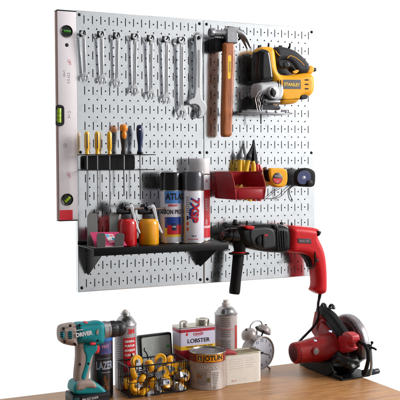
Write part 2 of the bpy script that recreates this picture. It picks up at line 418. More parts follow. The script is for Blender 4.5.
for q in (113.2, 117.8): cyl(bm, at(59, q, Yl-.0005), at(59, q+.3, Yl-.0005), .0068, seg=20)
build('ring', bm, ink, hh)
bm = nb(); ztext(bm, 'CM 0.5', 68.5, 78, Yl, 2.6, -PI/2, ext=.0003); ztext(bm, 'L=60', 64.3, 73.5, Yl, 2.2, -PI/2, ext=.0003); ztext(bm, 'C mJ', 69.3, 114.5, Yl, 2.6, -PI/2, ext=.0003)
build('printed_text', bm, inkgrey, lv)
bm = nb()
for (a, b_) in ((69, 61), (68.4, 174)):
    for r_, s in ((2.2, 1), ):
        p = at(a, b_, Yl); lathe(bm, p+Vector((0, -.0003, 0)), (0, -1, 0), [(.0034, 0), (.0044, 0)], 20, cap=False)
        lathe(bm, p+Vector((.0035, -.0003, -.008)), (0, -1, 0), [(.0022, 0), (.0032, 0)], 20, cap=False)
        ztext(bm, 'S', a+.5, b_+1, Yl, 2.4, -PI/2, ext=.0003)
build('logo_print', bm, inkredp, lv)
bm = nb(); p = at(65.2, 145.5, Yl-.0003); lathe(bm, p, (0, -1, 0), [(.0044, 0), (.0056, 0)], 20, cap=False); ztext(bm, '⌀', 65.2, 145.5, Yl, 2, 0, ext=.0003)
n = 0; zz = zt-.02
while zz > zb+.05:
    w = .0018 if n % 5 else .0032
    box(bm, (x1-.004-w, Yl-.0003, zz), (x1-.004, Yl-.00005, zz+.0004)); zz -= .0085 if 0 else .0064; n += 1
build('ruler_ticks', bm, tick, lv)
# ------------------------------------------------------------------ hooks
def hook(px, py, Yf, lab, r=.0019, up=.008, grp='short pegs holding up the wrenches'):
    p0 = at(px, py, Yf); bm = nb()
    tube(bm, [(p0.x, .008, p0.z+.001), (p0.x, -.004, p0.z), (p0.x, Yf+.003, p0.z), (p0.x, Yf-.003, p0.z+.0015), (p0.x+.0008, Yf-.005, p0.z+up)], r, 10, 4)
    box(bm, (p0.x-.004, -.0022, p0.z-.007), (p0.x+.004, -.0002, p0.z+.012), .0008)
    return tag(build('peg_hook', bm, blackpl), lab, 'hook', grp)
# ------------------------------------------------------------------ combination wrenches
def wrench(xt, yt, xb, yb, w, lab, Yt=-.026, Yb=-.016, tilt=0):
    A = at(xt, yt, Yt); B = at(xb, yb, Yb); L = (A-B).length; d = (B-A).normalized()
    root = bpy.data.objects.new('x', None)
    side = Vector((1, 0, 0)); side = (side-d*side.dot(d)).normalized(); nrm = d.cross(side)   # points?
    M = Matrix(((side.x, d.x, nrm.x, A.x), (side.y, d.y, nrm.y, A.y), (side.z, d.z, nrm.z, A.z), (0, 0, 0, 1)))
    bm = nb(); rr = w*.98; rh = w*.60
    # shaft
    sh = [(-w*.50, rr*.7), (w*.50, rr*.7), (w*.46, L*.4), (w*.52, L-w*1.4), (-w*.52, L-w*1.4), (-w*.46, L*.4)]
    slabl(bm, [sh], M, .0050, .0012)
    circ = [(rr*math.cos(2*PI*i/28), rr*math.sin(2*PI*i/28)) for i in range(28)]
    star = [((rh*(1+.06*(i % 2)))*math.cos(2*PI*i/24), (rh*(1+.06*(i % 2)))*math.sin(2*PI*i/24)) for i in range(24)]
    slabl(bm, [circ, star], M @ Matrix.Rotation(R(0), 4, 'X'), .0078, .001)
    # open end, turned 15 degrees
    c0 = (0, L-w*.9); ow = w*1.28; j = w*.60; o = []
    for k in range(17):
        a = R(-62)-R(236)*k/16; o.append((ow*math.cos(a+PI), -ow*math.sin(a+PI)))
    # mouth towards +y
    o = []
    for k in range(19):
        a = R(118)+R(304)*k/18; o.append((ow*math.sin(a-PI/1)*1.0, -ow*math.cos(a-PI/1)))
    o = []
    for k in range(21):
        a = R(28)+R(304)*k/20           # measured from +y (down the tool)
        o.append((ow*math.sin(a), ow*math.cos(a)))
    o += [(-j*.98, ow*1.08), (-j, w*.1), (-j*.6, -w*.32), (j*.6, -w*.32), (j, w*.1), (j*.98, ow*1.08)]
    ang = R(15); o = [(x*math.cos(ang)-y*math.sin(ang)+c0[0], x*math.sin(ang)+y*math.cos(ang)+c0[1]) for x, y in o]
    slabl(bm, [o], M, .0062, .001)
    bpy.data.objects.remove(root)
    ob = build('combination_wrench', bm, chrome)
    # groove inset in the shaft: darker satin panel with stamped size
    g = nb(); s = [(-w*.24, rr*1.6), (w*.24, rr*1.6), (w*.24, L-w*2.6), (-w*.24, L-w*2.6)]
    slabl(g, [chaikin(s, 2)], M @ Matrix.Translation((0, 0, 0)), .0054, .0002, 1)
    pg = build('stamped_panel', g, satin, None); pg.parent = ob
    tag(ob, lab, 'wrench', 'wrenches hung in a row')
    hook(xt, yt, Yt, lab_hook[len(lab_done)]); lab_done.append(1); return ob
lab_done = []
ordn = ['leftmost', 'second from the left', 'third from the left', 'fourth from the left', 'fifth from the left', 'sixth from the left', 'seventh from the left']
lab_hook = ['black peg through the ring end of the combination wrench that hangs '+o for o in ordn]
wl = [(83.6, 33.2, 85.2, 80, .0088), (101.6, 34, 102.3, 82.5, .0092), (117.6, 35.2, 116.8, 86, .0096), (135.6, 36.4, 134.6, 93.2, .0104), (151.6, 38, 151, 97.8, .0104), (167, 39, 166.5, 102, .0108), (182, 40, 181.5, 116.2, .0128)]
szs = ['shortest chrome combination wrench, leftmost of the row', 'small chrome combination wrench, second of the row from the left', 'chrome combination wrench, third of the row from the left', 'chrome combination wrench, fourth of the row, a step longer than the third', 'chrome combination wrench, fifth of the row from the left', 'chrome combination wrench, sixth of the row, left of the longest one', 'longest and widest chrome combination wrench, next to the adjustable wrench']
for a, s in zip(wl, szs): wrench(*a, s)
# adjustable wrench
Ya = -.022; k1 = K(140, 80, 5.714)
aw = thing('adjustable_wrench', 'chrome adjustable wrench hanging with its jaws down left of the hammer', 'wrench', at(198, 40, Ya), None)
bm = nb()
slab(bm, [(194.2, 37.5), (195.4, 35.2), (198.2, 34.4), (200.8, 35.6), (201.6, 38), (201.2, 60), (200.6, 92), (201.5, 99), (204.8, 102.5), (207, 107), (206.2, 112), (202.5, 117.5), (199, 118.6), (197.2, 118.2),
          (196.2, 113), (199.2, 108.2), (196, 104.6), (191.6, 104.5), (188.4, 105.4), (187.4, 102), (189.5, 100), (193.2, 98), (194.6, 90), (195.2, 60)], Ya, .0115, .003, 2, holes=[[(196.4, 38.4), (197.2, 37), (198.4, 37), (199.2, 38.4), (198.4, 40), (197.2, 40)]])
build('handle', bm, chrome, aw)
bm = nb(); slab(bm, [(196.6, 50), (199.3, 50), (198.9, 88), (196.9, 88)], Ya, .0122, .0004, 2); build('recess', bm, satin, aw)
bm = nb(); c = at(197.6, 98.4, Ya); d = Vector((.9, 0, -.42)).normalized()
for k in range(8):
    q = c+d*(-.006+.0016*k); lathe(bm, q, d, [(.0045, 0), (.0058, .0004), (.0058, .0011), (.0045, .0015)], 18)
build('knurl', bm, darkmetal, aw)
bm = nb(); slab(bm, [(198.6, 107.4), (201.6, 109.3), (199.6, 115.8), (198, 117.2), (197, 113.8)], Ya, .0145, .002, 1); build('jaw', bm, satin, aw)
hook(197.8, 38.6, Ya, 'black peg through the hole at the top of the adjustable wrench')
# ------------------------------------------------------------------ hammer
Yh = -.05
hm = thing('claw_hammer', 'claw hammer with a red brown wooden handle hanging head up', 'hammer', at(229, 90, Yh))
bm = nb()
slab(bm, [(222.4, 42), (233.8, 42), (233.6, 52), (233.9, 62), (232.9, 80), (232, 105), (231.2, 130), (230.9, 136.8), (221.4, 137.2), (221.2, 130), (221.4, 110), (222, 90), (222.4, 75), (222.2, 60), (223, 50)], Yh, .024, .0085, 1, res=6)
hd = build('handle', bm, handlew, hm)
bm = nb(); ztext(bm, 'STANLEY', 229.6, 67, Yh-.0124, 1.9, -PI/2, ext=.0002, bold=.01)
st = nb(); slab(st, [(227.9, 55), (231.2, 55.2), (230.6, 79), (227.6, 79)], Yh-.0119, .0009, .0002, 1); lb = build('sticker', st, inkyel, hd)
build('sticker_text', bm, ink, hd)
bm = nb()
pc = at(229.3, 36, Yh); f0 = at(209.4, 32.4, Yh)
L = pc.x-f0.x
lathe(bm, (f0.x, Yh, f0.z), (1, 0, 0), [(.0118, 0), (.0138, .0015), (.0142, .011), (.0128, .0135), (.0098, .017), (.0092, .026), (.0105, L-.008), (.0115, L-.002)], 28)
slab(bm, [(224.6, 28), (230, 26.6), (236.4, 28.4), (236.4, 43.8), (224.6, 43.8)], Yh, .027, .004, 1)
# claw: two curved tines
for s in (-1, 1):
    P = [at(235, 31.6, Yh), at(240, 33.6, Yh), at(244, 37.6, Yh), at(246.6, 42.8, Yh), at(248.8, 48.4, Yh)]
    P = [p+Vector((0, s*(.0058+.0012*i), 0)) for i, p in enumerate(P)]
    t = bmesh.new(); PP = crs(P, 5); n = len(PP)
    rings = []
    for i, p in enumerate(PP):
        tg = (PP[min(i+1, n-1)]-PP[max(i-1, 0)]).normalized(); up = Vector((0, 1, 0)).cross(tg); f = i/(n-1)
        hh_ = .0115*(1-f)**.8+.0016; ww = .0052*(1-f)+.0036
        rings.append([t.verts.new(p+up*hh_*math.cos(a)*1.0+Vector((0, 1, 0))*ww*math.sin(a)) for a in [2*PI*k/12 for k in range(12)]])
    for A, B in zip(rings, rings[1:]):
        for k in range(12): t.faces.new((A[k], A[(k+1) % 12], B[(k+1) % 12], B[k]))
    t.faces.new(rings[0]); t.faces.new(rings[-1]); merge(bm, t)
build('head', bm, satin, hm)
bm = nb(); box(bm, (pc.x-.008, Yh-.008, at(230, 26, Yh).z-.003), (pc.x+.008, Yh+.008, at(230, 26, Yh).z-.0022), .001); build('handle_eye', bm, handlew, hm)
# hammer holder
bm = nb(); a = at(212.5, 38.3, -.03); b_ = at(222.3, 51.5, -.03)
hold = thing('hammer_holder', 'black holder on the pegboard that carries the claw hammer under its head', 'tool holder', (a.x, 0, a.z)); box(bm, (a.x, -.045, b_.z), (b_.x, -.001, a.z), .003); build('block', bm, rubber, hold)
for xx in (at(224, 45, -.05).x-.004, at(237.6, 45, -.05).x):
    bm = nb(); tube(bm, [(xx, -.001, a.z-.004), (xx, -.04, a.z-.004), (xx, -.062, a.z-.002), (xx, -.066, a.z+.004)], .0028, 10, 4); build('prong', bm, rubber, hold)
# ------------------------------------------------------------------ jigsaw
Yj = -.052
js = thing('jigsaw', 'yellow and black electric jigsaw hanging on the right pegboard panel', 'jigsaw', at(275, 90, Yj))
bm = nb()
kB = K(270, 45, 8)
slab(bm, [(255.4, 60), (255.8, 50.6), (257.6, 48), (261, 47), (268.6, 47.2), (271.6, 49.6), (272.8, 57), (274.2, 70.5), (276.5, 74.4), (282, 76), (290, 75.4), (297, 74), (305, 73), (309.6, 75), (311.6, 80), (311.6, 88), (310, 94), (306, 97.2), (298.5, 97.8), (296.6, 100.6), (292.5, 104.2), (280, 104.8), (276, 103), (272, 84)], Yj, .058, .02, 2, res=6)
build('body', bm, yel, js)
bm = nb()
slab(bm, [(254.6, 82.5), (254.8, 60), (255.6, 51.8), (257.6, 49.6), (262, 49.4), (265.4, 51.2), (267, 55), (269.4, 72), (270.2, 81.5), (262, 82.5)], Yj, .0640, .015, 2, res=6)
build('nose_cover', bm, blackgl, js)
bm = nb()
slab(bm, [(253.8, 83), (262, 82.6), (271, 81.4), (276.4, 81.6), (280, 85), (281.2, 91), (280.2, 97), (277, 101.5), (271, 103), (266.4, 99.4), (263, 95), (258, 94.6), (256, 98), (253.8, 97)], Yj, .060, .014, 2, res=5)
build('gear_housing', bm, mat('silver painted housing', '#b6b7ba', .42, .3, .06), js)
bm = nb(); disc(bm, 273.4, 92.4, Yj-.034, 6.2, .006); build('dial_ring', bm, mat('silver painted housing', ''), js)
bm = nb(); disc(bm, 273.1, 92.6, Yj-.038, 3.2, .008); slab(bm, [(271, 88), (273.6, 88), (275.2, 97), (272.8, 97)], Yj-.044, .004, .001, 1); build('orbital_dial', bm, blackpl, js)
bm = nb()
slab(bm, [(272.2, 47.6), (279, 46.6), (287, 48.4), (294, 51.2), (300, 56), (305.5, 62), (308, 67), (306.8, 72.6), (301, 74.6), (296, 73.8), (293, 70.4), (289.5, 64.8), (284, 60.6), (278, 60.8), (274.4, 64), (273.2, 58)], Yj, .042, .016, 2, res=6)
build('handle', bm, greyrub, js)
bm = nb()
slab(bm, [(274, 60.4), (279, 58.6), (288, 59.6), (294, 64), (302, 70.5), (303, 73.4), (296, 74.2), (291, 72.4), (288.4, 68.2), (276, 69)], Yj, .03, .008, 2)
build('hand_guard', bm, blackpl, js)
bm = nb(); slab(bm, [(280.6, 62.4), (284.6, 60.8), (288.5, 64), (287.4, 69), (282, 68.4)], Yj-.004, .026, .004, 2); build('trigger', bm, blackgl, js)
bm = nb(); slab(bm, [(291.6, 71.8), (296.5, 69.6), (299.4, 70.4), (296, 74.2)], Yj-.018, .004, .001, 1); build('lock_lever', bm, yel, js)
bm = nb(); slab(bm, [(304, 71), (306.5, 66.2), (310.5, 65.6), (313, 68.4), (312.2, 72), (309.6, 75), (305, 74.6)], Yj, .030, .01, 2); build('rear_cap', bm, yel, js)
bm = nb(); cyl(bm, at(311.5, 70, Yj), at(315.4, 69.5, Yj), .008, .006, 16, .001); build('cord_collar', bm, blackpl, js)
bm = nb(); tube(bm, [at(x, y, Yj-.0200) for x, y in ((275.6, 50.6), (277.8, 54), (280, 55.8))], .0013, 8); tube(bm, [at(x, y, Yj-.0200) for x, y in ((287.4, 58.2), (290.2, 55.8), (295.4, 57.6), (300.6, 61.4), (304.2, 65.4))], .0014, 8); build('trim_line', bm, yel, js)
bm = nb(); slab(bm, [(283, 79.6), (300.6, 79.8), (300.8, 89), (283, 89)], Yj-.0285, .0022, .0005, 0); pl = build('name_plate', bm, mat('charcoal plate', '#4a484e', .5), js)
bm = nb(); ztext(bm, 'STANLEY', 291.9, 84.7, Yj-.0297, 3.1, 0, bold=.03, sx=1.02, ext=.0004); build('name_text', bm, inkyel, pl)
for i, y in enumerate((80.2, 84.6, 89)):
    bm = nb(); slab(bm, [(304.2, y-.9), (308.4, y-.9), (308.6, y+.5), (304.4, y+.5)], Yj-.0275, .004, .0004, 1); build('vent', bm, blackpl, js)
for x in (278.4, 280.6):
    bm = nb(); slab(bm, [(x-.5, 80), (x+.5, 80), (x+.6, 87.4), (x-.4, 87.4)], Yj-.0285, .003, .0004, 1); build('vent', bm, blackpl, js)
bm = nb(); slab(bm, [(298.6, 95.2), (304.8, 95), (306, 97), (304.8, 99.4), (298.8, 99.4)], Yj-.014, .028, .003, 2); build('vacuum_switch', bm, greyrub, js)
bm = nb(); tube(bm, [at(x, y, Yj-.0275) for x, y in ((278, 99.4), (288, 99.3), (298.6, 98.8))], .0011, 8, 3); build('parting_line', bm, blackpl, js)
# front rod, wire guard, roller, shoe, blade
bm = nb(); cyl(bm, at(264.8, 101.8, Yj-.03), at(279.4, 101.6, Yj-.03), .0062, seg=20, bev=.001)
for s in (1, ): box(bm, at(262.5, 104.5, Yj-.024)-Vector((0, .005, 0)), at(266.5, 99.5, Yj-.024)+Vector((0, .005, 0)), .001)
build('release_lever', bm, satin, js)
bm = nb()
for Yg, dx in ((Yj-.03, 0), (Yj-.022, 2.2)):
    tube(bm, [at(x+dx, y, Yg) for x, y in ((260.6, 90.4), (257.6, 94), (255.4, 99), (256.4, 105), (257.4, 110.4), (259, 112))], .0013, 8)
    tube(bm, [at(x+dx, y, Yg) for x, y in ((263.6, 91), (260.8, 95), (259, 99.6), (260.4, 104), (259.6, 109), (261, 112))], .0010, 8)
build('wire_guard', bm, chrome, js)
bm = nb(); slab(bm, [(254.8, 93), (265, 92), (270, 98), (270.4, 105), (278, 106.6), (278, 110), (262, 112), (254.6, 111)], Yj, .036, .004, 1); build('chuck_block', bm, darkmetal, js)
bm = nb()
zsh = at(268, 113.4, Yj-.03).z; xs0 = at(241, 114, Yj-.036).x; xs1 = at(289.5, 114, Yj-.036).x
box(bm, (xs0, Yj-.036, zsh-.0024), (xs1, Yj-.006, zsh), .0007); box(bm, (xs0+.03, Yj+.006, zsh-.0024), (xs1, Yj+.034, zsh), .0007); box(bm, (xs0+.04, Yj-.006, zsh-.0023), (xs1-.012, Yj+.006, zsh-.0001))
box(bm, (xs0+.004, Yj-.036, zsh), (xs1-.008, Yj-.034, zsh+.006), .0006)
box(bm, (xs0+.03, Yj-.02, zsh), (xs1-.022, Yj+.018, zsh+.012), .002)
cyl(bm, (xs1-.012, Yj-.02, zsh+.002), (xs1+.012, Yj-.02, zsh+.002), .0036, seg=12)
for q in (267, 276, 286): disc(bm, q, 111.6, Yj-.035, 1.3, .006)
build('shoe', bm, satin, js)
bm = nb(); slab(bm, [(281, 110), (287.6, 109.6), (287.6, 111.8), (281, 112.2)], Yj-.0365, .003, .0005, 1); build('scale_plate', bm, greypl, js)
bm = nb(); z0_ = at(261, 124, Yj).z; xb = at(260.8, 120, Yj).x
box(bm, (xb-.002, Yj-.0006, z0_), (xb+.0025, Yj+.0006, zsh+.02)); build('blade', bm, darkmetal, js)
def fork(px, py, Yf, lab):
    p = at(px, py, Yf); bm = nb()
    tube(bm, [(p.x, .006, p.z-.012), (p.x, -.006, p.z-.012), (p.x, Yf+.01, p.z-.012), (p.x, Yf, p.z-.008), (p.x, Yf-.002, p.z+.004)], .0028, 10, 5)
    box(bm, (p.x-.006, -.0025, p.z-.02), (p.x+.006, -.0002, p.z+.004), .001)
    tag(build('peg_hook', bm, blackpl), lab, 'hook')
fork(268.4, 44.4, -.055, 'black peg tip rising over the front of the jigsaw')
fork(289.6, 44.6, -.055, 'black peg tip rising over the handle of the jigsaw')
# ------------------------------------------------------------------ screwdrivers
Ys = -.043
rk = thing('screwdriver_rack', 'black wire and plate rack holding the screwdrivers on the left panel', 'tool rack', at(109, 162, 0))
bm = nb(); slab(bm, [(84.5, 155.6), (134.6, 154.8), (134.8, 169.6), (84.5, 170.2)], -.020, .003, .001, 1); build('back_plate', bm, blackmt, rk)
for yy, x0_, x1_ in ((154.6, 78.8, 147), (170, 80, 146.5)):
    bm = nb(); zz = at(100, yy, Ys).z
    zz = at(100, yy, -.043).z
    xa = at(x0_, yy, 0).x; xb_ = at(x1_, yy, 0).x
    for yo in (-.036, -.050): tube(bm, [(xa, .004, zz), (xa+.002, yo+.006, zz), (xa+.008, yo, zz), (xb_-.008, yo, zz), (xb_-.002, yo+.006, zz), (xb_, .004, zz)], .0012, 8, 4)
    build('wire_loop', bm, darkmetal, rk)
bm = nb()
for x in (98, 121): box(bm, at(x-1, 160, -.02)-Vector((0, 0, 0)), (at(x+1, 160, -.02).x, .002, at(x, 157, -.02).z), .0005)
build('mount', bm, blackmt, rk)
def driver(xp, yt, yb, prof, m, shaft_px, lab, sr=.0017, extra=None, tip='flat'):
    A = at(xp, yt, Ys); B = at(xp, yb, Ys); L = A.z-B.z; S = at(xp, shaft_px, Ys).z
    root = thing('screwdriver', lab, 'screwdriver', (A.x, Ys, B.z), 'screwdrivers in the rack')
    bm = nb(); lathe(bm, (A.x, Ys, B.z-.002), (0, 0, 1), [(r, t*(L+.002)) for r, t in prof], 24); h = build('handle', bm, m, root)
    bm = nb(); cyl(bm, (A.x, Ys, B.z), (A.x, Ys, S+.004), sr, seg=12); lathe(bm, (A.x, Ys, S), (0, 0, 1), [(sr*.3, 0), (sr, .005)], 12); build('shaft', bm, satin, root)
    return root, h, A, B
fl = [(.0045, 0), (.0062, .03), (.0062, .1), (.0052, .16), (.0054, .2), (.0068, .3), (.0070, .85), (.0064, .95), (.004, 1), (0, 1.0)]
def flutes(A, B, m, n, name, root, r=.0068, w=.0016, th0=0):
    bm = nb(); 
    for k in range(n):
        a = -PI/2+th0+2*PI*k/n; c, s = math.cos(a), math.sin(a)
        P = [(A.x+c*(r-w*.55), Ys+s*(r-w*.55), B.z+(A.z-B.z)*t) for t in (.26, .9)]; cyl(bm, P[0], P[1], w, seg=10, bev=.0008)
    build(name, bm, m, root)
for i, (xp, lab) in enumerate(((86.9, 'leftmost of two yellow screwdrivers with dark blue stripes'), (97.2, 'second from left of two yellow screwdrivers with dark blue stripes'))):
    r_, h, A, B = driver(xp, 131.6, 154.4, fl, yelh, 207, lab)
    flutes(A, B, mat('dark blue stripe', '#1c2560', .3), 4, 'stripe', h, th0=-.2)
r_, h, A, B = driver(109.4, 131.6, 154.4, [(a*.92, b) for a, b in fl], yelh, 206.6, 'plain yellow fluted screwdriver without stripes in the middle of the rack'); flutes(A, B, yelh, 6, 'flute', h, r=.0062, w=.0017)
r_, h, A, B = driver(123.6, 124.6, 154.4, [(.0055, 0), (.0078, .02), (.0085, .08), (.0066, .2), (.0075, .34), (.0095, .48), (.0105, .60), (.0105, .7), (.0105, .78), (.0118, .86), (.011, .94), (.007, 1), (0, 1)], mat('dark brown rubber', '#2a2326', .5), 196, 'screwdriver with fat orange and black handle, second from the right', .0022)
bm = nb(); zb_ = B.z; LL = A.z-B.z
lathe(bm, (A.x, Ys, zb_+LL*.78), (0, 0, 1), [(.0106, 0), (.0122, LL*.08), (.0116, LL*.16), (.0078, LL*.223), (0, LL*.23)], 24)
t = bmesh.new(); bmesh.ops.create_uvsphere(t, u_segments=20, v_segments=12, radius=1); merge(bm, t, Matrix.Translation((A.x-.001, Ys-.0062, zb_+LL*.66)) @ Matrix.Diagonal((.0075, .0062, .0155, 1)))
build('orange_inlay', bm, orange, h)
r_, h, A, B = driver(139.9, 124.8, 154.2, [(.0075, 0), (.0088, .02), (.0090, .10), (.0066, .17), (.0068, .35), (.0095, .55), (.0105, .72), (.0105, .88), (.0085, .97), (.005, 1), (0, 1)], navy, 200, 'navy blue screwdriver standing apart at the right end of the rack', .002)
bm = nb(); lathe(bm, (A.x, Ys, B.z-.001), (0, 0, 1), [(.0093, 0), (.0095, .003), (.0091, .007)], 24); build('collar', bm, blackpl, h)
bm = nb(); lathe(bm, (A.x, Ys, A.z-.004), (0, 0, 1), [(.0088, 0), (.006, .003), (.0, .0045)], 24); build('cap', bm, blackpl, h)
bm = nb(); disc(bm, 140.1, 129.4, Ys-.011, .8, .001); build('hang_hole', bm, white, h)
# ------------------------------------------------------------------ shelf
SD = .145
sh = thing('wall_shelf', 'black steel shelf on two triangular brackets below the screwdriver rack', 'shelf', (0, 0, .14))
xl = at(93.6, 250, -SD).x; xr = at(228.4, 243, -SD).x; zs = (at(93.6, 249, -SD).z+at(228.4, 242.6, -SD).z)/2
bm = nb(); box(bm, (xl, -SD, zs-.003), (xr, -.0008, zs), .0008); build('top_plate', bm, blackmt, sh)
bm = nb(); box(bm, (xl, -SD-.0016, zs-.020), (xr, -SD+.0004, zs+.0003), .0008); build('front_lip', bm, blackmt, sh)
bm = nb(); box(bm, (xl, -.0030, zs+.0003), (xr, -.0010, zs+.010), .0006); build('back_flange', bm, blackmt, sh)
for xb_, zlow in ((at(86.6, 274, 0).x, at(86.6, 274.5, 0).z), (at(198.3, 266, 0).x, at(198.3, 266, 0).z)):
    bm = nb(); M = Matrix(((0, 0, 1, xb_), (1, 0, 0, 0), (0, 1, 0, 0), (0, 0, 0, 1)))
    slabl(bm, [chaikin([(-.001, zs-.004), (-SD+.006, zs-.004), (-SD+.006, zs-.018), (-.016, zlow), (-.001, zlow+.004)], 1, .08)], M, .0022, .0005, 1)
    for k in range(3): cyl(bm, (xb_-.0018, -.012, zs-.02-k*.012), (xb_+.0018, -.012, zs-.02-k*.012), .0018, seg=10)
    build('bracket', bm, blackmt, sh)
# ------------------------------------------------------------------ card holder with pink card
ZS = zs+.0004
ch = thing('card_stand', 'grey steel stand with two tall and two short tongues on the shelf', 'stand', (at(107, 245, -.1).x, -.1, ZS))
for px0, px1, yt in ((87.6, 97.2, 213.6), (109.6, 118.4, 212.6)):
    bm = nb(); Yt = -.085; w0 = at(px0, 225, Yt).x; w1 = at(px1, 225, Yt).x; z1 = at(px0, yt, Yt).z
    lp = chaikin([(w0-.001, ZS), (w1+.003, ZS), (w1, z1-.01), (w1-.003, z1), (w0+.002, z1), (w0-.001, z1-.008)], 2)
    slabl(bm, [lp], WALL(Yt), .0024, .0008); build('tall_tongue', bm, tongue, ch)
for px0, px1, yt, sk in ((97, 105.4, 233, -1), (115.6, 124.6, 233.4, 1)):
    bm = nb(); Yt = -.128; w0 = at(px0, 240, Yt).x; w1 = at(px1, 240, Yt).x; z1 = at(px0, yt, Yt).z
    lp = chaikin([(w0-.001-.004*(sk > 0), ZS), (w1-.004*(sk > 0), ZS), (w1, z1-.007), (w1-.003, z1), (w0+.003, z1), (w0-.001, z1-.006)], 2)
    slabl(bm, [lp], WALL(Yt), .0024, .0008); build('short_tongue', bm, mat('dark grey painted steel', '#4a4847', .5), ch)
bm = nb(); box(bm, (at(90, 244, -.1).x, -.13, ZS-.0002), (at(120, 244, -.1).x, -.082, ZS+.0022), .0006); build('base_plate', bm, tongue, ch)
cd = [(90.2, 232.4), (118.8, 231.8), (127.2, 245.6), (95.6, 247.2)]
YA, YB = -.100, -.124
P = [at(*cd[0], YA), at(*cd[1], YA), at(*cd[2], YB), at(*cd[3], YB)]
n_ = (P[1]-P[0]).cross(P[3]-P[0]).normalized(); n_ = -n_ if n_.y > 0 else n_
pz = max(ZS+.0024, min(p.z for p in P)); 
for p in P[2:]: p.z = ZS+.0026
bm = nb()
def quadslab(bm, P, n_, th):
    a = [bm.verts.new(p) for p in P]; b = [bm.verts.new(p-n_*th) for p in P]
    bm.faces.new(a); bm.faces.new(b[::-1])
    for i in range(4): bm.faces.new((a[i], a[(i+1) % 4], b[(i+1) % 4], b[i]))
quadslab(bm, P, n_, .0012); pc_ = build('business_card', bm, pink, smooth=False); tag(pc_, 'magenta pink card with a small blue and white logo held in the grey stand', 'card')
def lerp2(u, v, e=.0004): return (P[0]*(1-u)+P[1]*u)*(1-v)+(P[3]*(1-u)+P[2]*u)*v+n_*e
def cardq(u0, u1, v0, v1, m, e, nm):
    bm = nb(); bm.faces.new([bm.verts.new(lerp2(u, v, e)) for u, v in ((u0, v0), (u1, v0), (u1, v1), (u0, v1))]); o = build(nm, bm, m, smooth=False); o.parent = pc_
cardq(.48, .74, .16, .60, inkwhite, .0004, 'logo_square')
cardq(.49, .58, .18, .36, mat('sky blue ink', '#35a7d8', .4), .0006, 'logo_corner'); cardq(.64, .73, .40, .58, mat('teal ink', '#0d7f9c', .4), .0006, 'logo_corner'); cardq(.60, .72, .2, .34, inkredp, .0006, 'logo_corner')
cardq(.50, .72, .68, .73, inkwhite, .0004, 'text_line'); cardq(.04, .8, .975, .998, inkwhite, .0004, 'edge')
# ------------------------------------------------------------------ cans helpers
def ctop(px, py, Y): return at(px, py, Y).z
def oilcan(px, w, lab, m, shift=0):
    Yc = -.085; c = at(px, 235, Yc); r = w/2; z1 = at(px, 219, Yc-r*.3).z
    root = thing('oil_can', lab, 'oil can', (c.x, Yc, ZS), 'pistol oil cans on the shelf')
    H = z1-ZS
    bm = nb(); lathe(bm, (c.x, Yc, ZS), (0, 0, 1), [(r*.94, 0), (r, .003), (r, H-.014), (r*.96, H-.008), (r*.80, H-.001), (r*.62, H+.001), (0, H+.001)], 40); build('tank', bm, m, root)
    bm = nb(); lathe(bm, (c.x, Yc, ZS+H), (0, 0, 1), [(r*.60, 0), (r*.62, .001), (r*.62, .012), (r*.55, .014), (0, .014)], 32); cp = build('collar', bm, mat('dark grey cap', '#4d4b4f', .45), root)
    bm = nb(); zc = ZS+H+.018
    cyl(bm, (c.x-r*1.15, Yc-.004, zc+.004), (c.x+r*.25, Yc-.004, zc+.004), .0085, seg=18, bev=.002)
    cyl(bm, (c.x-r*.5, Yc-.004, zc), (c.x-r*.5, Yc-.004, zc+.025), .006, seg=14, bev=.001)
    tube(bm, [(c.x-r*.8, Yc-.004, zc+.012), (c.x-r*.8, Yc-.004, zc+.022), (c.x-r*.2, Yc-.004, zc+.022), (c.x-r*.2, Yc-.004, zc+.012)], .0028, 10, 4)
    build('pump_body', bm, darkmetal, root)
    bm = nb(); cyl(bm, (c.x+r*.1, Yc-.008, zc+.010), (c.x+r*1.55, Yc-.008, zc+.011), .0032, seg=12); t = bmesh.new()
    bmesh.ops.create_uvsphere(t, u_segments=14, v_segments=8, radius=.0042); merge(bm, t, Matrix.Translation((c.x+r*1.6, Yc-.008, zc+.011)))
    build('spout_rod', bm, mat('bronze grey rod', '#7d6a63', .4, .6), root)
    Yv = Yc-.014
    bm = nb(); slabl(bm, [chaikin([(c.x+x*r, zc+z) for x, z in ((.0, .022), (.22, .026), (.5, .018), (.62, .0), (.8, -.026), (1.18, -.052), (1.3, -.060), (1.12, -.063), (.72, -.044), (.4, -.014), (.2, .004))], 2)], WALL(Yv), .006, .0018)
    build('lever', bm, mat('polished lever', '#c6c6ca', .3, .85), root)
    bm = nb(); cyl(bm, (c.x-r*.35, Yv+.002, zc+.012), (c.x+r*.2, Yv+.002, zc+.018), .007, seg=16, bev=.002); build('pivot', bm, satin, root)
oilcan(127.2, .0555, 'red pistol oil can with steel lever beside the grey stand', redcan)
oilcan(148.8, .0590, 'yellow pistol oil can with steel lever, right of the red one', yelcan)
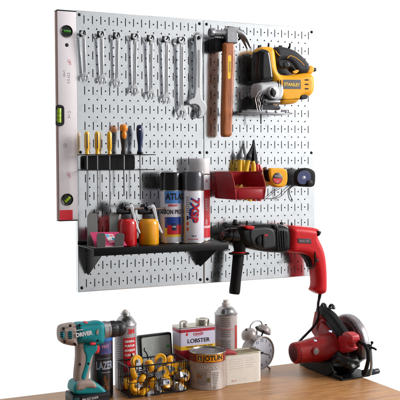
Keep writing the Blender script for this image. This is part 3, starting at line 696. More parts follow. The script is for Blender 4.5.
# ------------------------------------------------------------------ spray cans on shelf
def spray(name, lab, c, r, z0, zc0, zc1, rc, body, capm, group=None):
    root = thing(name, lab, 'spray can', (c[0], c[1], z0), group)
    bm = nb(); H = zc0-z0
    lathe(bm, (c[0], c[1], z0), (0, 0, 1), [(r*.9, .0), (r*.97, .001), (r, .0035), (r, H-.001), (r*.985, H+.0005), (0, H+.0005)], 48); b = build('body', bm, body, root)
    bm = nb(); lathe(bm, (c[0], c[1], z0), (0, 0, 1), [(r*.93, .0002), (r*1.012, .0012), (r*1.012, .003), (r*1.002, .0036)], 48, cap=False)
    lathe(bm, (c[0], c[1], z0+H-.003), (0, 0, 1), [(r*1.001, 0), (r*1.014, .0012), (r*1.014, .003), (r*.97, .004)], 48, cap=False); build('rim', bm, tinrim, root)
    bm = nb(); hc = zc1-zc0
    lathe(bm, (c[0], c[1], zc0+.0012), (0, 0, 1), [(rc, 0), (rc*.99, hc*.7), (rc*.97, hc*.9), (rc*.90, hc*.985), (rc*.8, hc), (0, hc)], 48); build('cap', bm, capm, root)
    return root, b
YA_ = -.075
cA = at(171.2, 215, YA_); rA = .0325
rootA, bA = spray('spray_can', 'white, blue and black labelled spray can with a black cap behind the yellow oil can', (cA.x, YA_), rA, ZS, at(171, 190.2, YA_-.03).z, at(171, 172.6, YA_-.03).z, .0328, canwhite, blackgl)
cx = (cA.x, YA_); Zp = lambda y, Y=YA_-rA: at(171, y, Y).z
bm = nb(); patch(bm, cx, rA, -.020, .034, Zp(203.6), Zp(190.6)); build('blue_print', bm, mat('light blue ink', '#4f86cf', .35), bA)
bm = nb(); wrapt(bm, 'CARBON PRO', cx, rA+.0003, -.006, Zp(212.2), .0175, bold=.03, sx=.76); wrapt(bm, 'ATLAS', cx, rA+.0006, .0145, Zp(196.9), .0250, bold=.03, sx=.86); build('black_text', bm, ink, bA)
bm = nb(); wrapt(bm, 'SPRAY', cx, rA+.0003, .006, Zp(205.6), .0085, bold=.04, sx=1.2); build('red_text', bm, inkred, bA)
bm = nb(); patch(bm, cx, rA, -.020, .034, Zp(228), Zp(217.2)); build('blue_print', bm, blue, bA)
bm = nb(); patch(bm, cx, rA, -.020, .034, Zp(237), Zp(228)); build('yellow_print', bm, inkyel, bA)
bm = nb(); patch(bm, cx, rA, -.012, .034, Zp(234.6), Zp(225.2), e=.0006); build('red_print', bm, inkred, bA)
bm = nb(); patch(bm, cx, rA, .002, .016, Zp(230.5), Zp(223.4), e=.0009); build('navy_print', bm, navy, bA)
bm = nb(); wrapt(bm, 'ATL', cx, rA+.001, .009, Zp(226.9), .0065, bold=.03); build('white_text', bm, inkwhite, bA)
YB_ = -.1; cB = at(192.6, 215, YB_); rB = .0335; 
rootB, bB = spray('spray_can', 'white spray can with large red and blue vertical lettering and a smoked grey cap', (cB.x, YB_), rB, ZS, at(192, 190, YB_-.03).z, at(192, 171.8, YB_-.03).z, .0335, canwhite, mat('smoked grey cap', '#54545a', .22, .5, .05))
cx = (cB.x, YB_); Zp = lambda y: at(192, y, YB_-rB).z
bm = nb(); patch(bm, cx, rB, -.05, -.0275, Zp(242), Zp(190.8)); build('silver_seam', bm, mat('silver print', '#8e8a94', .3, .7), bB)
bm = nb(); patch(bm, cx, rB, -.0275, -.0245, Zp(242), Zp(205)); build('yellow_line', bm, inkyel, bB)
bm = nb(); wrapt(bm, '7XSP', cx, rB+.0005, .004, Zp(210), .039, rot=-PI/2-.10, bold=.04, sx=.86); build('blue_lettering', bm, blue, bB)
bm = nb(); wrapt(bm, '7XSP', cx, rB+.0010, .0075, Zp(210.6), .032, rot=-PI/2-.10, bold=.03, sx=1.0); build('red_lettering', bm, inkred, bB)
bm = nb()
for k in range(9): wrapt(bm, 'lnsmeo', cx, rB+.0003, -.0145, Zp(197+1.9*k), .0042)
wrapt(bm, '200 ml', cx, rB+.0003, .004, Zp(236.2), .0052, bold=.02); build('black_text', bm, ink, bB)
bm = nb(); patch(bm, cx, rB, -.018, -.0125, Zp(220), Zp(216)); build('black_mark', bm, ink, bB)
bm = nb(); patch(bm, cx, rB, -.0185, -.012, Zp(225.4), Zp(222)); patch(bm, cx, rB, -.0185, -.012, Zp(231), Zp(227.6)); build('hazard_square', bm, mat('hazard orange red', '#d8491c', .4), bB)
bm = nb(); wrapt(bm, 'EXTRA SHINE', cx, rB+.0003, .002, Zp(239.4), .0046, bold=.03, sx=1.1); build('small_red_text', bm, inkredp, bB)
YC_ = -.045; cC = at(199.4, 200, YC_); rC = .0325
rootC, bC = spray('spray_can', 'red and white spray can with a tall white cap, rightmost on the shelf', (cC.x, YC_), rC, ZS, at(199, 174, YC_-.03).z, at(199, 158.6, YC_-.03).z, .031, canwhite, mat('white cap', '#d9d4d6', .35))
cx = (cC.x, YC_); Zp = lambda y: at(199, y, YC_-rC).z
bm = nb(); patch(bm, cx, rC, .0, .045, Zp(238), Zp(190), 16); build('red_print', bm, mat('scarlet print', '#cf2430', .3), bC)
bm = nb(); wrapt(bm, 'PAINT', cx, rC+.0006, .0215, Zp(205), .013, rot=-PI/2, bold=.02); wrapt(bm, '400', cx, rC+.0006, .022, Zp(222), .011, rot=-PI/2, bold=.02); patch(bm, cx, rC, .0, .045, Zp(228.4), Zp(226), e=.0006); build('white_text', bm, mat('pale pink ink', '#e8b9be', .4), bC)
bm = nb(); wrapt(bm, 'X', cx, rC+.0004, .0245, Zp(181), .008, bold=.04); build('red_mark', bm, inkred, bC)
# ------------------------------------------------------------------ red bin
D = .17; xa = at(214.8, 185, -.045).x; xb_ = at(265.2, 188, -D).x; zt_ = at(217, 172.4, -.05).z; zb_ = at(237, 199.4, -D).z
bn = thing('storage_bin', 'open fronted red plastic bin of small brass screws hung on the right panel', 'bin', ((xa+xb_)/2, -.06, zb_))
def plate(bm, P, th, n=None):
    P = [Vector(p) for p in P]; n = n or (P[1]-P[0]).cross(P[2]-P[0]).normalized(); quadn(bm, P, n, th)
def quadn(bm, P, n, th):
    a = [bm.verts.new(p+n*th/2) for p in P]; b = [bm.verts.new(p-n*th/2) for p in P]
    bm.faces.new(a); bm.faces.new(b[::-1]); k = len(P)
    for i in range(k): bm.faces.new((a[i], a[(i+1) % k], b[(i+1) % k], b[i]))
zf = at(237, 188, -D).z; tp = .003; Yb_ = -.047
for x, nm in ((xa+.0012, 'side_wall'), (xb_-.0012, 'side_wall')):
    bm = nb(); s = 1 if x < (xa+xb_)/2 else -1; q = .004*s
    quadn(bm, [Vector(v) for v in ((x+q, Yb_, zb_+.002), (x+q, -D+.002, zb_), (x, -D-.002, zf), (x, -D+.012, zt_-.014), (x, -D+.030, zt_), (x, Yb_, zt_))], Vector((1, 0, 0)), .0024)
    tube(bm, [(x, Yb_, zt_), (x, -D+.030, zt_), (x, -D+.012, zt_-.014), (x, -D-.002, zf), (x+q, -D, zb_)], .0022, 8, 3); build(nm, bm, redbin, bn)
bm = nb(); quadn(bm, [Vector(v) for v in ((xa, Yb_, zb_), (xb_, Yb_, zb_), (xb_, Yb_, zt_), (xa, Yb_, zt_))], Vector((0, 1, 0)), .0024); tube(bm, [(xa, Yb_, zt_), (xb_, Yb_, zt_)], .0026, 8, 0); build('back_wall', bm, redbin, bn)
bm = nb(); box(bm, (xa+.005, -D+.002, zb_-.0012), (xb_-.005, Yb_, zb_+.0012)); build('floor', bm, redbin, bn)
bm = nb(); quadn(bm, [Vector(v) for v in ((xa+.004, -D, zb_), (xb_-.004, -D, zb_), (xb_, -D-.0025, zf), (xa, -D-.0025, zf))], Vector((0, 1, 0)), .0024)
tube(bm, [(xa, -D-.0025, zf), (xb_, -D-.0025, zf)], .0024, 8, 0)
box(bm, (xa+.012, -D-.0042, zb_+.003), (xb_-.012, -D-.003, zf-.005), .0005); build('front_wall', bm, redbin, bn)
bm = nb()
for k in range(240):
    x = random.uniform(xa+.01, xb_-.012); y = random.uniform(-D+.008, -.06); f = max(0, 1-abs(x-(xa+.04))/.05); z = zf-.012+.014*f+random.uniform(-.004, .002)
    d = Vector((random.uniform(-1, 1), random.uniform(-1, 1), random.uniform(-.4, .6))).normalized(); p = Vector((x, y, z))
    cyl(bm, p-d*.007, p+d*.006, .0011, .0007, 6); lathe(bm, p+d*.006, d, [(.0012, 0), (.0028, .0014), (0, .0016)], 8)
box(bm, (xa+.03, -.046, zt_-.03), (xa+.07, -.045, zt_-.01)) if 0 else None
so = build('screw_heap', bm, brass); tag(so, 'heap of small brass screws lying in the red bin', 'screws'); so['kind'] = 'stuff'
# ------------------------------------------------------------------ pliers behind the bin
def pliers(lab, Y, jaws, hleft, hright, piv, jm, hm_):
    root = thing('pliers', lab, 'pliers', at(*piv, Y))
    bm = nb()
    for j in jaws: slab(bm, j, Y, .007, .002, 2)
    disc(bm, piv[0], piv[1], Y-.002, 2.2, .009); build('jaws', bm, jm, root)
    for h in (hleft, hright): bm = nb(); tube(bm, [at(x, y, Y) for x, y in h], lambda t: .0068+.0018*math.sin(PI*t), 14); build('grip', bm, hm_, root)
    return root
Yp = -.034
pliers('black jawed yellow handled pliers standing behind the red bin', Yp, [[(253.6, 139), (254.4, 140.4), (255.6, 150), (257.2, 156), (257, 163), (252.5, 165), (250, 160), (251.6, 150)], [(253, 139.4), (252.6, 144), (249.4, 151), (246.4, 155), (246.2, 160), (249, 163), (254, 165), (254, 155), (253.6, 143)]],
       [(248.6, 160.5), (246.4, 168), (245, 182), (246, 200)], [(252.6, 161), (253.4, 168), (253, 184), (249.6, 201)], (249.3, 156.6), darkmetal, mat('yellow dipped grip', '#d8a90c', .4))
pliers('small grey nosed pliers with yellow grips, left of the black pliers', -.028, [[(241, 148), (241.6, 148), (242.4, 152), (244, 156), (243.6, 161), (239, 161), (239, 156), (240.6, 152)]],
       [(240.4, 160), (239.6, 168), (240, 184), (242, 198)], [(243, 160), (243.6, 168), (243.4, 184), (243, 199)], (241.6, 156.6), satin, mat('yellow dipped grip', '#d8a90c', .4))
pliers('grey pliers with red grips at the right behind the red bin', -.022, [[(256, 156), (257, 156), (258.6, 159), (258.4, 164), (254.6, 164), (255, 157)]],
       [(256.4, 164), (256.8, 172), (256, 186), (254, 201)], [(258.4, 164.6), (260, 172), (261, 186), (259, 201)], (257, 161), satin, mat('red dipped grip', '#b01824', .35))
# ------------------------------------------------------------------ tape measures
Yt_ = -.045
t1 = thing('tape_measure', 'yellow tape measure with a red and dark round badge beside the red bin', 'tape measure', at(275, 178, Yt_))
bm = nb(); slab(bm, [(266.6, 171), (267.6, 168.6), (270, 167.8), (283, 168.4), (285.2, 170.6), (285.6, 180), (284.2, 185), (280.6, 187.4), (275, 187.4), (270.6, 185), (267.8, 180)], Yt_, .034, .007, 2, res=5); build('case', bm, yel, t1)
bm = nb(); slab(bm, [(264.6, 171), (265.4, 169), (268, 169.4), (268.4, 182), (266.6, 181)], Yt_+.003, .026, .004, 2); build('side_bumper', bm, blackpl, t1)
bm = nb(); disc(bm, 277.6, 178.4, Yt_-.0178, 5.7, .0012, seg=36); b0 = build('badge', bm, mat('dark badge', '#2d2a30', .35), t1)
bm = nb(); p = at(277.6, 178.4, Yt_-.0187); r_ = 4.9*.00325
lathe(bm, p, (0, -1, 0), [(0, 0), (r_, 0)], 24, cap=False, arc=PI, xdir=(-1, 0, 0)); build('badge_red_half', bm, inkred, b0)
bm = nb(); ztext(bm, 'TOOL', 277.4, 176.2, Yt_-.0186, 1.7, 0, bold=.02); ztext(bm, '5m', 277.8, 181.2, Yt_-.0190, 1.7, 0, bold=.02); build('badge_text', bm, mat('pale badge ink', '#b9a9ae', .4), b0)
bm = nb(); cyl(bm, at(265.6, 168.6, Yt_-.004)+Vector((0, .008, 0)), at(265.6, 168.6, Yt_-.004)-Vector((0, .008, 0)), .005, seg=16, bev=.001); build('belt_clip', bm, satin, t1)
Y2 = -.045
t2 = thing('tape_measure', 'navy tape measure with black rim at the right edge of the pegboard', 'tape measure', at(303, 177, Y2))
bm = nb(); slab(bm, [(295.4, 180), (295.4, 174), (297.6, 170), (301.6, 168), (307, 168), (312, 170.6), (313.4, 174), (313, 184), (311, 186.8), (306, 187), (298, 186.4), (295.8, 184)], Y2, .036, .009, 2, res=5); build('case', bm, rubber, t2)
bm = nb(); slab(bm, [(297, 180), (297.4, 174.4), (301, 170.8), (306, 170.4), (310, 173), (311, 178), (309, 182.6), (303, 184.6), (298.6, 183.6)], Y2-.0185, .0026, .0008, 2); f2 = build('face_plate', bm, mat('navy face', '#26305f', .35), t2)
bm = nb()
for k in range(7):
    a = 2*PI*k/7; p = at(304, 177.6, Y2-.0203); 
    slabl(bm, [[(p.x+.002*math.cos(a+1.2), p.z+.002*math.sin(a+1.2)), (p.x+.0105*math.cos(a), p.z+.009*math.sin(a)), (p.x+.002*math.cos(a-1.2), p.z+.002*math.sin(a-1.2))]], WALL(Y2-.0202), .0006, .0001, 1)
disc(bm, 304, 177.6, Y2-.0202, 1.6, .0008); build('silver_emblem', bm, mat('silver ink', '#a9a8b8', .35, .4), f2)
bm = nb(); disc(bm, 309.4, 183.2, Y2-.019, 3.3, .009, seg=24); build('lock_button', bm, blackpl, t2)
bm = nb(); tube(bm, [at(x, y, Y2-.004) for x, y in ((296.2, 184.4), (292.6, 186.4), (289.4, 189.6), (290, 195), (292.2, 199.6), (291.4, 201.4), (289, 198), (288, 191), (290.4, 186.4), (296, 183.6))], .0013, 8); build('wrist_strap', bm, cordm, t2)
bm = nb(); tube(bm, [at(x, y, -.01) for x, y in ((294, 185), (288, 189), (282, 195.4), (276, 198.4), (268, 198.8), (262, 199.2), (256, 200.4))], .0012, 8); tube(bm, [at(x, y, -.008) for x, y in ((266, 198.6), (271, 194.5), (276, 190.6), (280, 188.4))], .0010, 8)
tag(build('loose_cord', bm, greywire), 'thin grey cord trailing from the navy tape measure to the red bin', 'cord')
# ------------------------------------------------------------------ rotary hammer
Yr = -.066
rh = thing('rotary_hammer', 'red and black rotary hammer drill hanging by its body below the right panel', 'hammer drill', at(265, 240, Yr))
def pz_(px, py, Y=Yr): return at(px, py, Y)
bm = nb()
p = pz_(222, 235.2)
lathe(bm, p, pz_(243, 236)-p, [(.008, 0), (.0145, .002), (.018, .006), (.0205, .016), (.0215, .022), (.0195, .0235), (.0195, .027), (.0225, .0285), (.024, .04), (.024, .075)], 36)
build('chuck', bm, blackgl, rh)
bm = nb(); lathe(bm, p+Vector((.006, 0, 0)), (1, 0, 0), [(.0075, -.0063), (.010, -.0066), (.0105, -.005), (.0078, -.0045)], 24, cap=False); build('chuck_ring', bm, mat('red brown ring', '#8a2a26', .4), rh)
bm = nb()
slab(bm, [(234, 229), (240, 225.6), (250, 224), (268, 223.6), (284, 224.4), (287, 230), (287.6, 240), (286.6, 252.4), (272, 252.2), (260, 251.2), (250, 248.8), (241, 246), (236, 241)], Yr, .066, .022, 2, res=7)
build('gear_housing', bm, blackpl, rh)
bm = nb(); slab(bm, [(249, 228), (266, 227), (273, 229), (275, 238), (274.4, 247.4), (262, 249.2), (252, 246), (248.6, 238)], Yr-.028, .016, .006, 2, res=4); build('side_cover', bm, mat('charcoal housing', '#1e1e21', .45, 0, .1, 60, .2, 900), rh)
bm = nb(); disc(bm, 260.6, 241, Yr-.036, 5.2, .010, seg=30); slab(bm, [(262.6, 234), (264.6, 234), (264.8, 248), (262.8, 248)], Yr-.043, .006, .001, 1); build('mode_selector', bm, blackgl, rh)
bm = nb(); slab(bm, [(262.4, 234.8), (268, 234.4), (267.6, 235.8), (265.2, 236), (265.2, 237.8), (264, 237.8), (264, 236)], Yr-.0375, .003, .0004, 0); build('red_arrow', bm, red, rh)
for x in (276.2, 278.5, 280.8, 283.1):
    bm = nb(); slab(bm, [(x, 230.6), (x+1, 230.6), (x+1.8, 247.2), (x+.8, 247.2)], Yr-.0325, .006, .0009, 1); build('vent_rib', bm, blackgl, rh)
bm = nb(); slab(bm, [(269.6, 224.4), (274.8, 224.2), (276.2, 229), (276, 250.8), (273.4, 251.2), (273, 230), (270, 228)], Yr-.014, .042, .006, 1); build('shoulder', bm, blackpl, rh)
bm = nb(); slab(bm, [(241.4, 226.4), (243.4, 225.2), (250.6, 225.4), (251.2, 227.4), (249.4, 229.4), (243.6, 228.8)], Yr-.012, .05, .004, 1); build('depth_clamp', bm, red, rh)
bm = nb(); cyl(bm, pz_(227, 225.6, Yr-.016), pz_(243, 227, Yr-.016), .0018, seg=10); slab(bm, [(222.8, 222.8), (227.8, 222.4), (228.4, 227), (223.4, 227.2)], Yr-.012, .012, .002, 1); build('depth_rod', bm, blackpl, rh)
# red body with D-handle stem
bm = nb()
slab(bm, [(286, 225), (300, 225.6), (314.4, 228), (316.6, 229.4), (316.4, 232.4), (314.6, 235.6), (316.8, 240.6), (320, 247), (322.6, 256), (323.8, 268), (324.2, 280), (324, 290.8), (322, 293), (317, 294.2), (311, 290.6), (310.8, 289.4), (313, 285.4), (312, 272), (310.6, 264), (308.4, 257.4), (304.4, 254.4), (297, 252.8), (286, 252.6), (287, 240)], Yr, .060, .021, 2, res=7)
build('motor_housing', bm, red, rh)
bm = nb(); slab(bm, [(297.4, 238.4), (310.4, 238.8), (311.6, 243.6), (298.2, 243)], Yr-.0305, .0022, .0005, 0); lb = build('label_plate', bm, mat('label charcoal', '#3d3036', .4), rh)
bm = nb(); ztext(bm, 'PHD 240', 304.4, 241.1, Yr-.0317, 2.1, -.02, bold=.02, ext=.0003); build('label_text', bm, mat('label grey ink', '#8f7f86', .4), lb)
bm = nb(); slab(bm, [(311.6, 230), (316.6, 230.6), (315.4, 234), (313.2, 236), (312.8, 232.4)], Yr, .0625, .004, 1); build('rear_pad', bm, blackpl, rh)
bm = nb(); tube(bm, [at(x, y, Yr) for x, y in ((315.6, 234), (317.0, 241), (320, 247.4), (322.4, 256), (323.6, 268), (323.9, 280))], .0014, 8); build('rear_seam', bm, blackpl, rh)
bm = nb(); slab(bm, [(299.5, 253.4), (308, 253.4), (309.6, 258), (311.2, 266), (308.2, 268.4), (306.4, 262), (303, 256.6)], Yr, .022, .004, 2); build('trigger', bm, blackpl, rh)
bm = nb(); tube(bm, [at(x, y, Yr-.029) for x, y in ((314.9, 251.4), (315.2, 258), (314.8, 264.6), (312.4, 268), (308.8, 268.6))], .0024, 10); build('guard_strap', bm, blackpl, rh)
bm = nb(); disc(bm, 317.2, 260.4, Yr-.03, 1.5, .003); build('screw', bm, darkmetal, rh)
bm = nb(); pA = pz_(239.6, 236); pB = pz_(239, 254)
lathe(bm, pA, (0, 0, -1), [(.024, -.004), (.0235, .02), (.0185, .038), (.0175, pA.z-pB.z-.004)], 30); build('handle_clamp', bm, blackpl, rh)
bm = nb(); z1 = pz_(238, 251.5).z; lathe(bm, (pB.x, Yr, z1), (0, 0, -1), [(.020, 0), (.0215, .0012), (.0215, .0042), (.018, .005)], 30); build('red_ring', bm, red, rh)
bm = nb(); lathe(bm, (pB.x, Yr, z1-.0032), (0, 0, -1), [(.012, 0), (.031, .001), (.033, .0035), (.030, .0055), (.014, .007)], 36); build('handle_flange', bm, blackpl, rh)
bm = nb(); zg = pz_(237, 294).z; Lg = z1-.008-zg; xg = pz_(237.6, 275).x
M = Matrix.Translation((xg-pB.x, 0, 0))
prof = [(.0155, 0), (.0175, .010), (.0172, Lg*.3), (.0162, Lg*.6), (.0172, Lg*.9), (.0165, Lg-.003), (.0145, Lg)]
lathe(bm, (pB.x-.001, Yr, z1-.008), Vector((xg-pB.x-.004, 0, -.07)), prof, 30)
for k in range(0):
    a = Vector((pB.x-.001, Yr, z1-.008))+Vector((xg-pB.x-.004, 0, -.07)).normalized()*(.022+k*.0095); lathe(bm, a, Vector((xg-pB.x-.004, 0, -.07)), [(.0168, 0), (.0178, .0012), (.0178, .003), (.0168, .0042)], 30, cap=False)
build('side_handle', bm, rubber, rh)
bm = nb(); cyl(bm, at(320.6, 290.6, Yr), at(319.2, 298.6, Yr), .0062, .0048, 14); build('cord_sleeve', bm, rubber, rh)
bm = nb(); tube(bm, [at(320, 296, Yr), at(318.4, 302, Yr+.006), at(318, 308, Yr+.02), at(318.4, 315, Yr+.03), at(316.4, 321, -.02), at(312.6, 327.6, -.005), at(307, 333.6, .0), at(301.4, 339.4, .0), at(297.6, 344.6, -.01), at(298, 352, -.03)], .0042, 12); build('power_cord', bm, cordm, rh)
fork(246.6, 222.2, -.075, 'black peg under the front of the rotary hammer body')
fork(291.4, 224.6, -.06, 'black peg above the red rear body of the rotary hammer')
# ------------------------------------------------------------------ workbench
XE = .862; YBk = .058
wb = thing('workbench', 'brown wooden workbench top under all the cans and tools', 'workbench', (.2, -.3, BZ))
bm = nb(); box(bm, (-.34, -.66, BZ-.036), (XE, YBk, BZ), .002); build('bench_top', bm, benchm, wb)
bm = nb(); box(bm, (-.30, -.62, BZ-.10), (XE-.04, YBk-.04, BZ-.0362), .002); build('apron', bm, benchm, wb)
for x in (-.27, XE-.11):
    for y in (-.60, YBk-.11):
        bm = nb(); box(bm, (x, y, -1.18), (x+.07, y+.07, BZ-.1003), .003); build('leg', bm, benchm, wb)
# ------------------------------------------------------------------ cordless drill
Yd = -.150
dr = thing('cordless_drill', 'teal and grey cordless drill standing on its battery at the left end of the bench', 'drill', (at(85, 400, Yd).x, Yd, BZ))
bm = nb()
slab(bm, [(57.9, 330), (59, 326.4), (62, 324.6), (71, 322.9), (74.6, 322.8), (75.8, 330), (76.4, 343), (76, 345.6), (68, 344.6), (60, 342.6), (58, 338)], Yd, .056, .018, 2, res=6); build('rear_cap', bm, beige, dr)
bm = nb()
slab(bm, [(73.6, 323.6), (77, 322), (88, 322), (96, 320.6), (101, 321), (103.6, 324), (103.4, 340.6), (100, 343.8), (96, 344.6), (92, 345.6), (86, 343), (80.6, 341.6), (74, 342.6)], Yd, .060, .021, 2, res=7); build('motor_housing', bm, teal, dr)
bm = nb(); slab(bm, [(75.6, 342), (84, 340.6), (90, 343), (94.6, 344.6), (93, 352.6), (91.4, 360), (88.6, 372), (87.6, 381), (85.6, 384), (74, 383), (73.6, 374), (75.6, 358), (75.4, 348)], Yd, .036, .014, 2, res=6); build('grip', bm, beige, dr)
bm = nb(); slab(bm, [(82, 343), (97, 343), (96.4, 350), (91.4, 354.6), (89.2, 361), (87.2, 369.6), (84.4, 379.4), (80.2, 379.2), (79.6, 375), (83.2, 365.6), (84.8, 356), (81.6, 349)], Yd-.0075, .025, .006, 2, res=4); build('grip_inlay', bm, teal, dr)
bm = nb(); slab(bm, [(94.4, 346), (98.4, 344.2), (99.4, 347), (98.6, 352.6), (96, 354), (93.8, 350)], Yd, .016, .004, 2); build('trigger', bm, mat('coral red plastic', '#e0303c', .4), dr)
for pts, nm in (([(88, 341.4), (93.4, 341), (93.8, 343.4), (88.6, 344)], 'direction_switch'), ([(83.4, 321.6), (86.6, 321.2), (87.2, 323.2), (84, 323.6)], 'speed_switch')):
    bm = nb(); slab(bm, pts, Yd-.012 if nm[0] == 'd' else Yd-.006, .042 if nm[0] == 'd' else .02, .002, 1); build(nm, bm, mat('coral red plastic', ''), dr)
for (x0_, x1_) in ((67.8, 72.4), ):
    bm = nb(); slab(bm, [(67.4, 331), (72, 330.2), (72.6, 338.8), (68, 339.2)], Yd-.0265, .004, .001, 1); v = build('vent_panel', bm, teal, dr)
    for k in range(4): bm = nb(); slab(bm, [(68.2, 331.8+2*k), (71.8, 331.6+2*k), (71.8, 332.6+2*k), (68.2, 332.8+2*k)], Yd-.0285, .002, .0003, 0); build('vent_slot', bm, blackpl, v)
bm = nb(); slab(bm, [(59.6, 331.4), (63.4, 331), (63.6, 337.8), (59.8, 338)], Yd-.016, .026, .004, 1); v = build('vent_panel', bm, teal, dr)
for k in range(3): bm = nb(); slab(bm, [(60, 332.2+2*k), (63.4, 332+2*k), (63.4, 333+2*k), (60, 333.2+2*k)], Yd-.0288, .002, .0003, 0); build('vent_slot', bm, blackpl, v)
for x, y in ((63.4, 328.4), (70.2, 325.6), (64.4, 341.6), (75, 344.2), (79.4, 325.2), (97.4, 340.4), (79.8, 364.4), (88.4, 363.6), (91.4, 382.4)):
    bm = nb(); disc(bm, x, y, Yd-.0272 if y < 350 else Yd-.0185, 1.35 if y < 350 else 1.2, .006 if y < 350 else .004, seg=18); build('screw', bm, blackpl, dr)
bm = nb(); ztext(bm, 'DRIVER', 84, 334.2, Yd-.0305, 3.9, .07, bold=.05, sx=.92, ext=.0006); build('label_text', bm, mat('pale grey decal', '#d6d2d6', .4), dr)
bm = nb(); ztext(bm, 'CORDLESS', 79, 330.2, Yd-.0305, 1.3, .07, bold=.02, ext=.0005); build('small_label_text', bm, mat('pale grey decal', ''), dr)
for (a, b_, c_2, d_) in ((76, 325.6, 100, 323.8), (78, 340.4, 100, 338.4)):
    bm = nb(); tube(bm, [at(a, b_, Yd-.0262), at((a+c_2)/2, (b_+d_)/2, Yd-.0272), at(c_2, d_, Yd-.0262)], .0007, 6); build('mould_seam', bm, mat('dark teal plastic', '#0c3d44', .4), dr)
bm = nb(); slab(bm, [(96, 331), (98.6, 328), (98.8, 334.4), (96.2, 335)], Yd-.0305, .002, .0005, 1); build('torque_arrow', bm, beige, dr)
pa = at(102, 330, Yd); dx = Vector((1, 0, .0))
bm = nb(); lathe(bm, pa, dx, [(.0215, 0), (.0235, .0015), (.0235, .012), (.022, .013), (.0225, .0145), (.0225, .0205), (.021, .022)], 36)
for k in range(24):
    a = 2*PI*k/24; box(bm, (.002, -.0006, .0232), (.011, .0006, .0242), M=Matrix.Translation(pa) @ Matrix.Rotation(a, 4, 'X'))
build('torque_collar', bm, mat('satin aluminium collar', '#b4aeb0', .36, .7), dr)
bm = nb(); x1_ = at(124.4, 328.6, Yd).x-pa.x; x2_ = .0215
lathe(bm, pa+Vector((0, 0, 0)), dx, [(.0205, x2_), (.0222, x2_+.002), (.0222, x2_+.018), (.0212, x2_+.020), (.0212, x2_+.022), (.0222, x2_+.024), (.0218, x1_-.012), (.0205, x1_-.006), (.0165, x1_-.001), (.009, x1_), (0, x1_)], 40)
for k in range(18):
    a = 2*PI*k/18; box(bm, (x2_+.004, -.0009, .0218), (x2_+.016, .0009, .0232), .0003, M=Matrix.Translation(pa) @ Matrix.Rotation(a, 4, 'X'))
    box(bm, (x2_+.026, -.0009, .0212), (x1_-.017, .0009, .0226), .0003, M=Matrix.Translation(pa) @ Matrix.Rotation(a, 4, 'X'))
build('chuck', bm, mat('charcoal chuck', '#26262a', .42, .1), dr)
bm = nb(); slab(bm, [(70.2, 385), (72.6, 380.8), (79, 378.8), (88, 379), (94, 380.8), (99, 384.4), (103.4, 389), (104, 392), (85, 392.6), (70, 392.6)], Yd, .066, .010, 2, res=4); fb = build('foot', bm, teal, dr)
bm = nb(); slab(bm, [(72.6, 388.4), (73.4, 381.2), (79.6, 378.4), (90, 378.6), (93, 381.6), (94, 385.6), (91, 386.6), (83, 385.4), (80.4, 388), (75.4, 388.4)], Yd-.004, .0645, .008, 2, res=4); build('foot_overmould', bm, beige, dr)
zb1 = at(85, 391.2, Yd).z; bx0 = at(68.8, 395, Yd).x; bx1 = at(105.8, 395, Yd).x
bm = nb(); box(bm, (bx0, Yd-.036, BZ+.0002), (bx1, Yd+.036, zb1), .005, seg=3); bt = build('battery', bm, blackpl, dr)
bm = nb(); box(bm, (bx0-.0004, Yd-.0364, BZ+.024), (bx0+.022, Yd+.0364, zb1-.002), .005, seg=3); build('battery_latch', bm, mat('dark teal plastic', '#0c3d44', .4), bt)
bm = nb(); box(bm, (bx0+.025, Yd-.0374, BZ+.0145), (bx1-.004, Yd-.0358, zb1-.004), .0006)
for k in range(16): box(bm, (bx0+.027+k*.0048, Yd-.0380, zb1-.014), (bx0+.0296+k*.0048, Yd-.0372, zb1-.006), .0003)
build('battery_face', bm, greyrub, bt)
bm = nb(); ztext(bm, '18V LITHIUM', 90, 398.8, Yd-.0376, 2.3, .05, bold=.03, ext=.0004, sx=.9); build('battery_text', bm, inkwhite, bt)
# ------------------------------------------------------------------ LAZER can
def zat(px, py, Y): return at(px, py, Y).z
c_ = at(101.6, 375, -.045); rL = .033; cx = (c_.x, -.045); yF = -.045-rL
rt = thing('spray_can', 'black and blue spray can reading LAZER behind the cordless drill', 'spray can', (c_.x, -.045, BZ))
bm = nb(); HL = zat(101, 337, -.045)-BZ
lathe(bm, (*cx, BZ), (0, 0, 1), [(rL*.92, 0), (rL, .003), (rL, HL), (rL*.9, HL+.004), (0, HL+.004)], 48); b = build('body', bm, lazer, rt)
bm = nb(); lathe(bm, (*cx, BZ+HL), (0, 0, 1), [(rL*.8, .002), (rL*.78, .012), (rL*.7, .018), (0, .018)], 40); build('cap', bm, lazerb, rt)
Zp = lambda y: zat(101, y, yF)
bm = nb(); patch(bm, cx, rL, -.05, .05, Zp(342), Zp(337.4), 24); build('blue_band', bm, lazerb, b)
bm = nb(); patch(bm, cx, rL, -.004, .034, Zp(355), Zp(342.4), 14); build('picture_panel', bm, mat('picture blue', '#3b4a86', .35, 0, .5, 90, dirt='#b0475a', dirtamt=.9), b)
bm = nb(); wrapt(bm, 'LAZER', cx, rL+.0004, .010, Zp(366.4), .031, bold=.035, sx=.58); build('lettering', bm, mat('silver lettering', '#9aa3b5', .35, .3), b)
bm = nb(); wrapt(bm, '------------------', cx, rL+.0004, .009, Zp(359), .008, bold=.02); patch(bm, cx, rL, .0, .03, Zp(373.4), Zp(372.8)); build('dotted_line', bm, mat('silver lettering', ''), b)
bm = nb()
for k, (o, y, w) in enumerate(((.010, 378, .006), (.013, 383, .009), (.018, 388, .010), (.006, 389, .006), (.021, 380, .004))): patch(bm, cx, rL, o-w/2, o+w/2, Zp(y+3), Zp(y-2), e=.0003+.0001*k)
build('flame_picture', bm, mat('flame picture', '#6e3d1c', .4, 0, .6, 120, dirt='#c98a3a', dirtamt=.8), b)
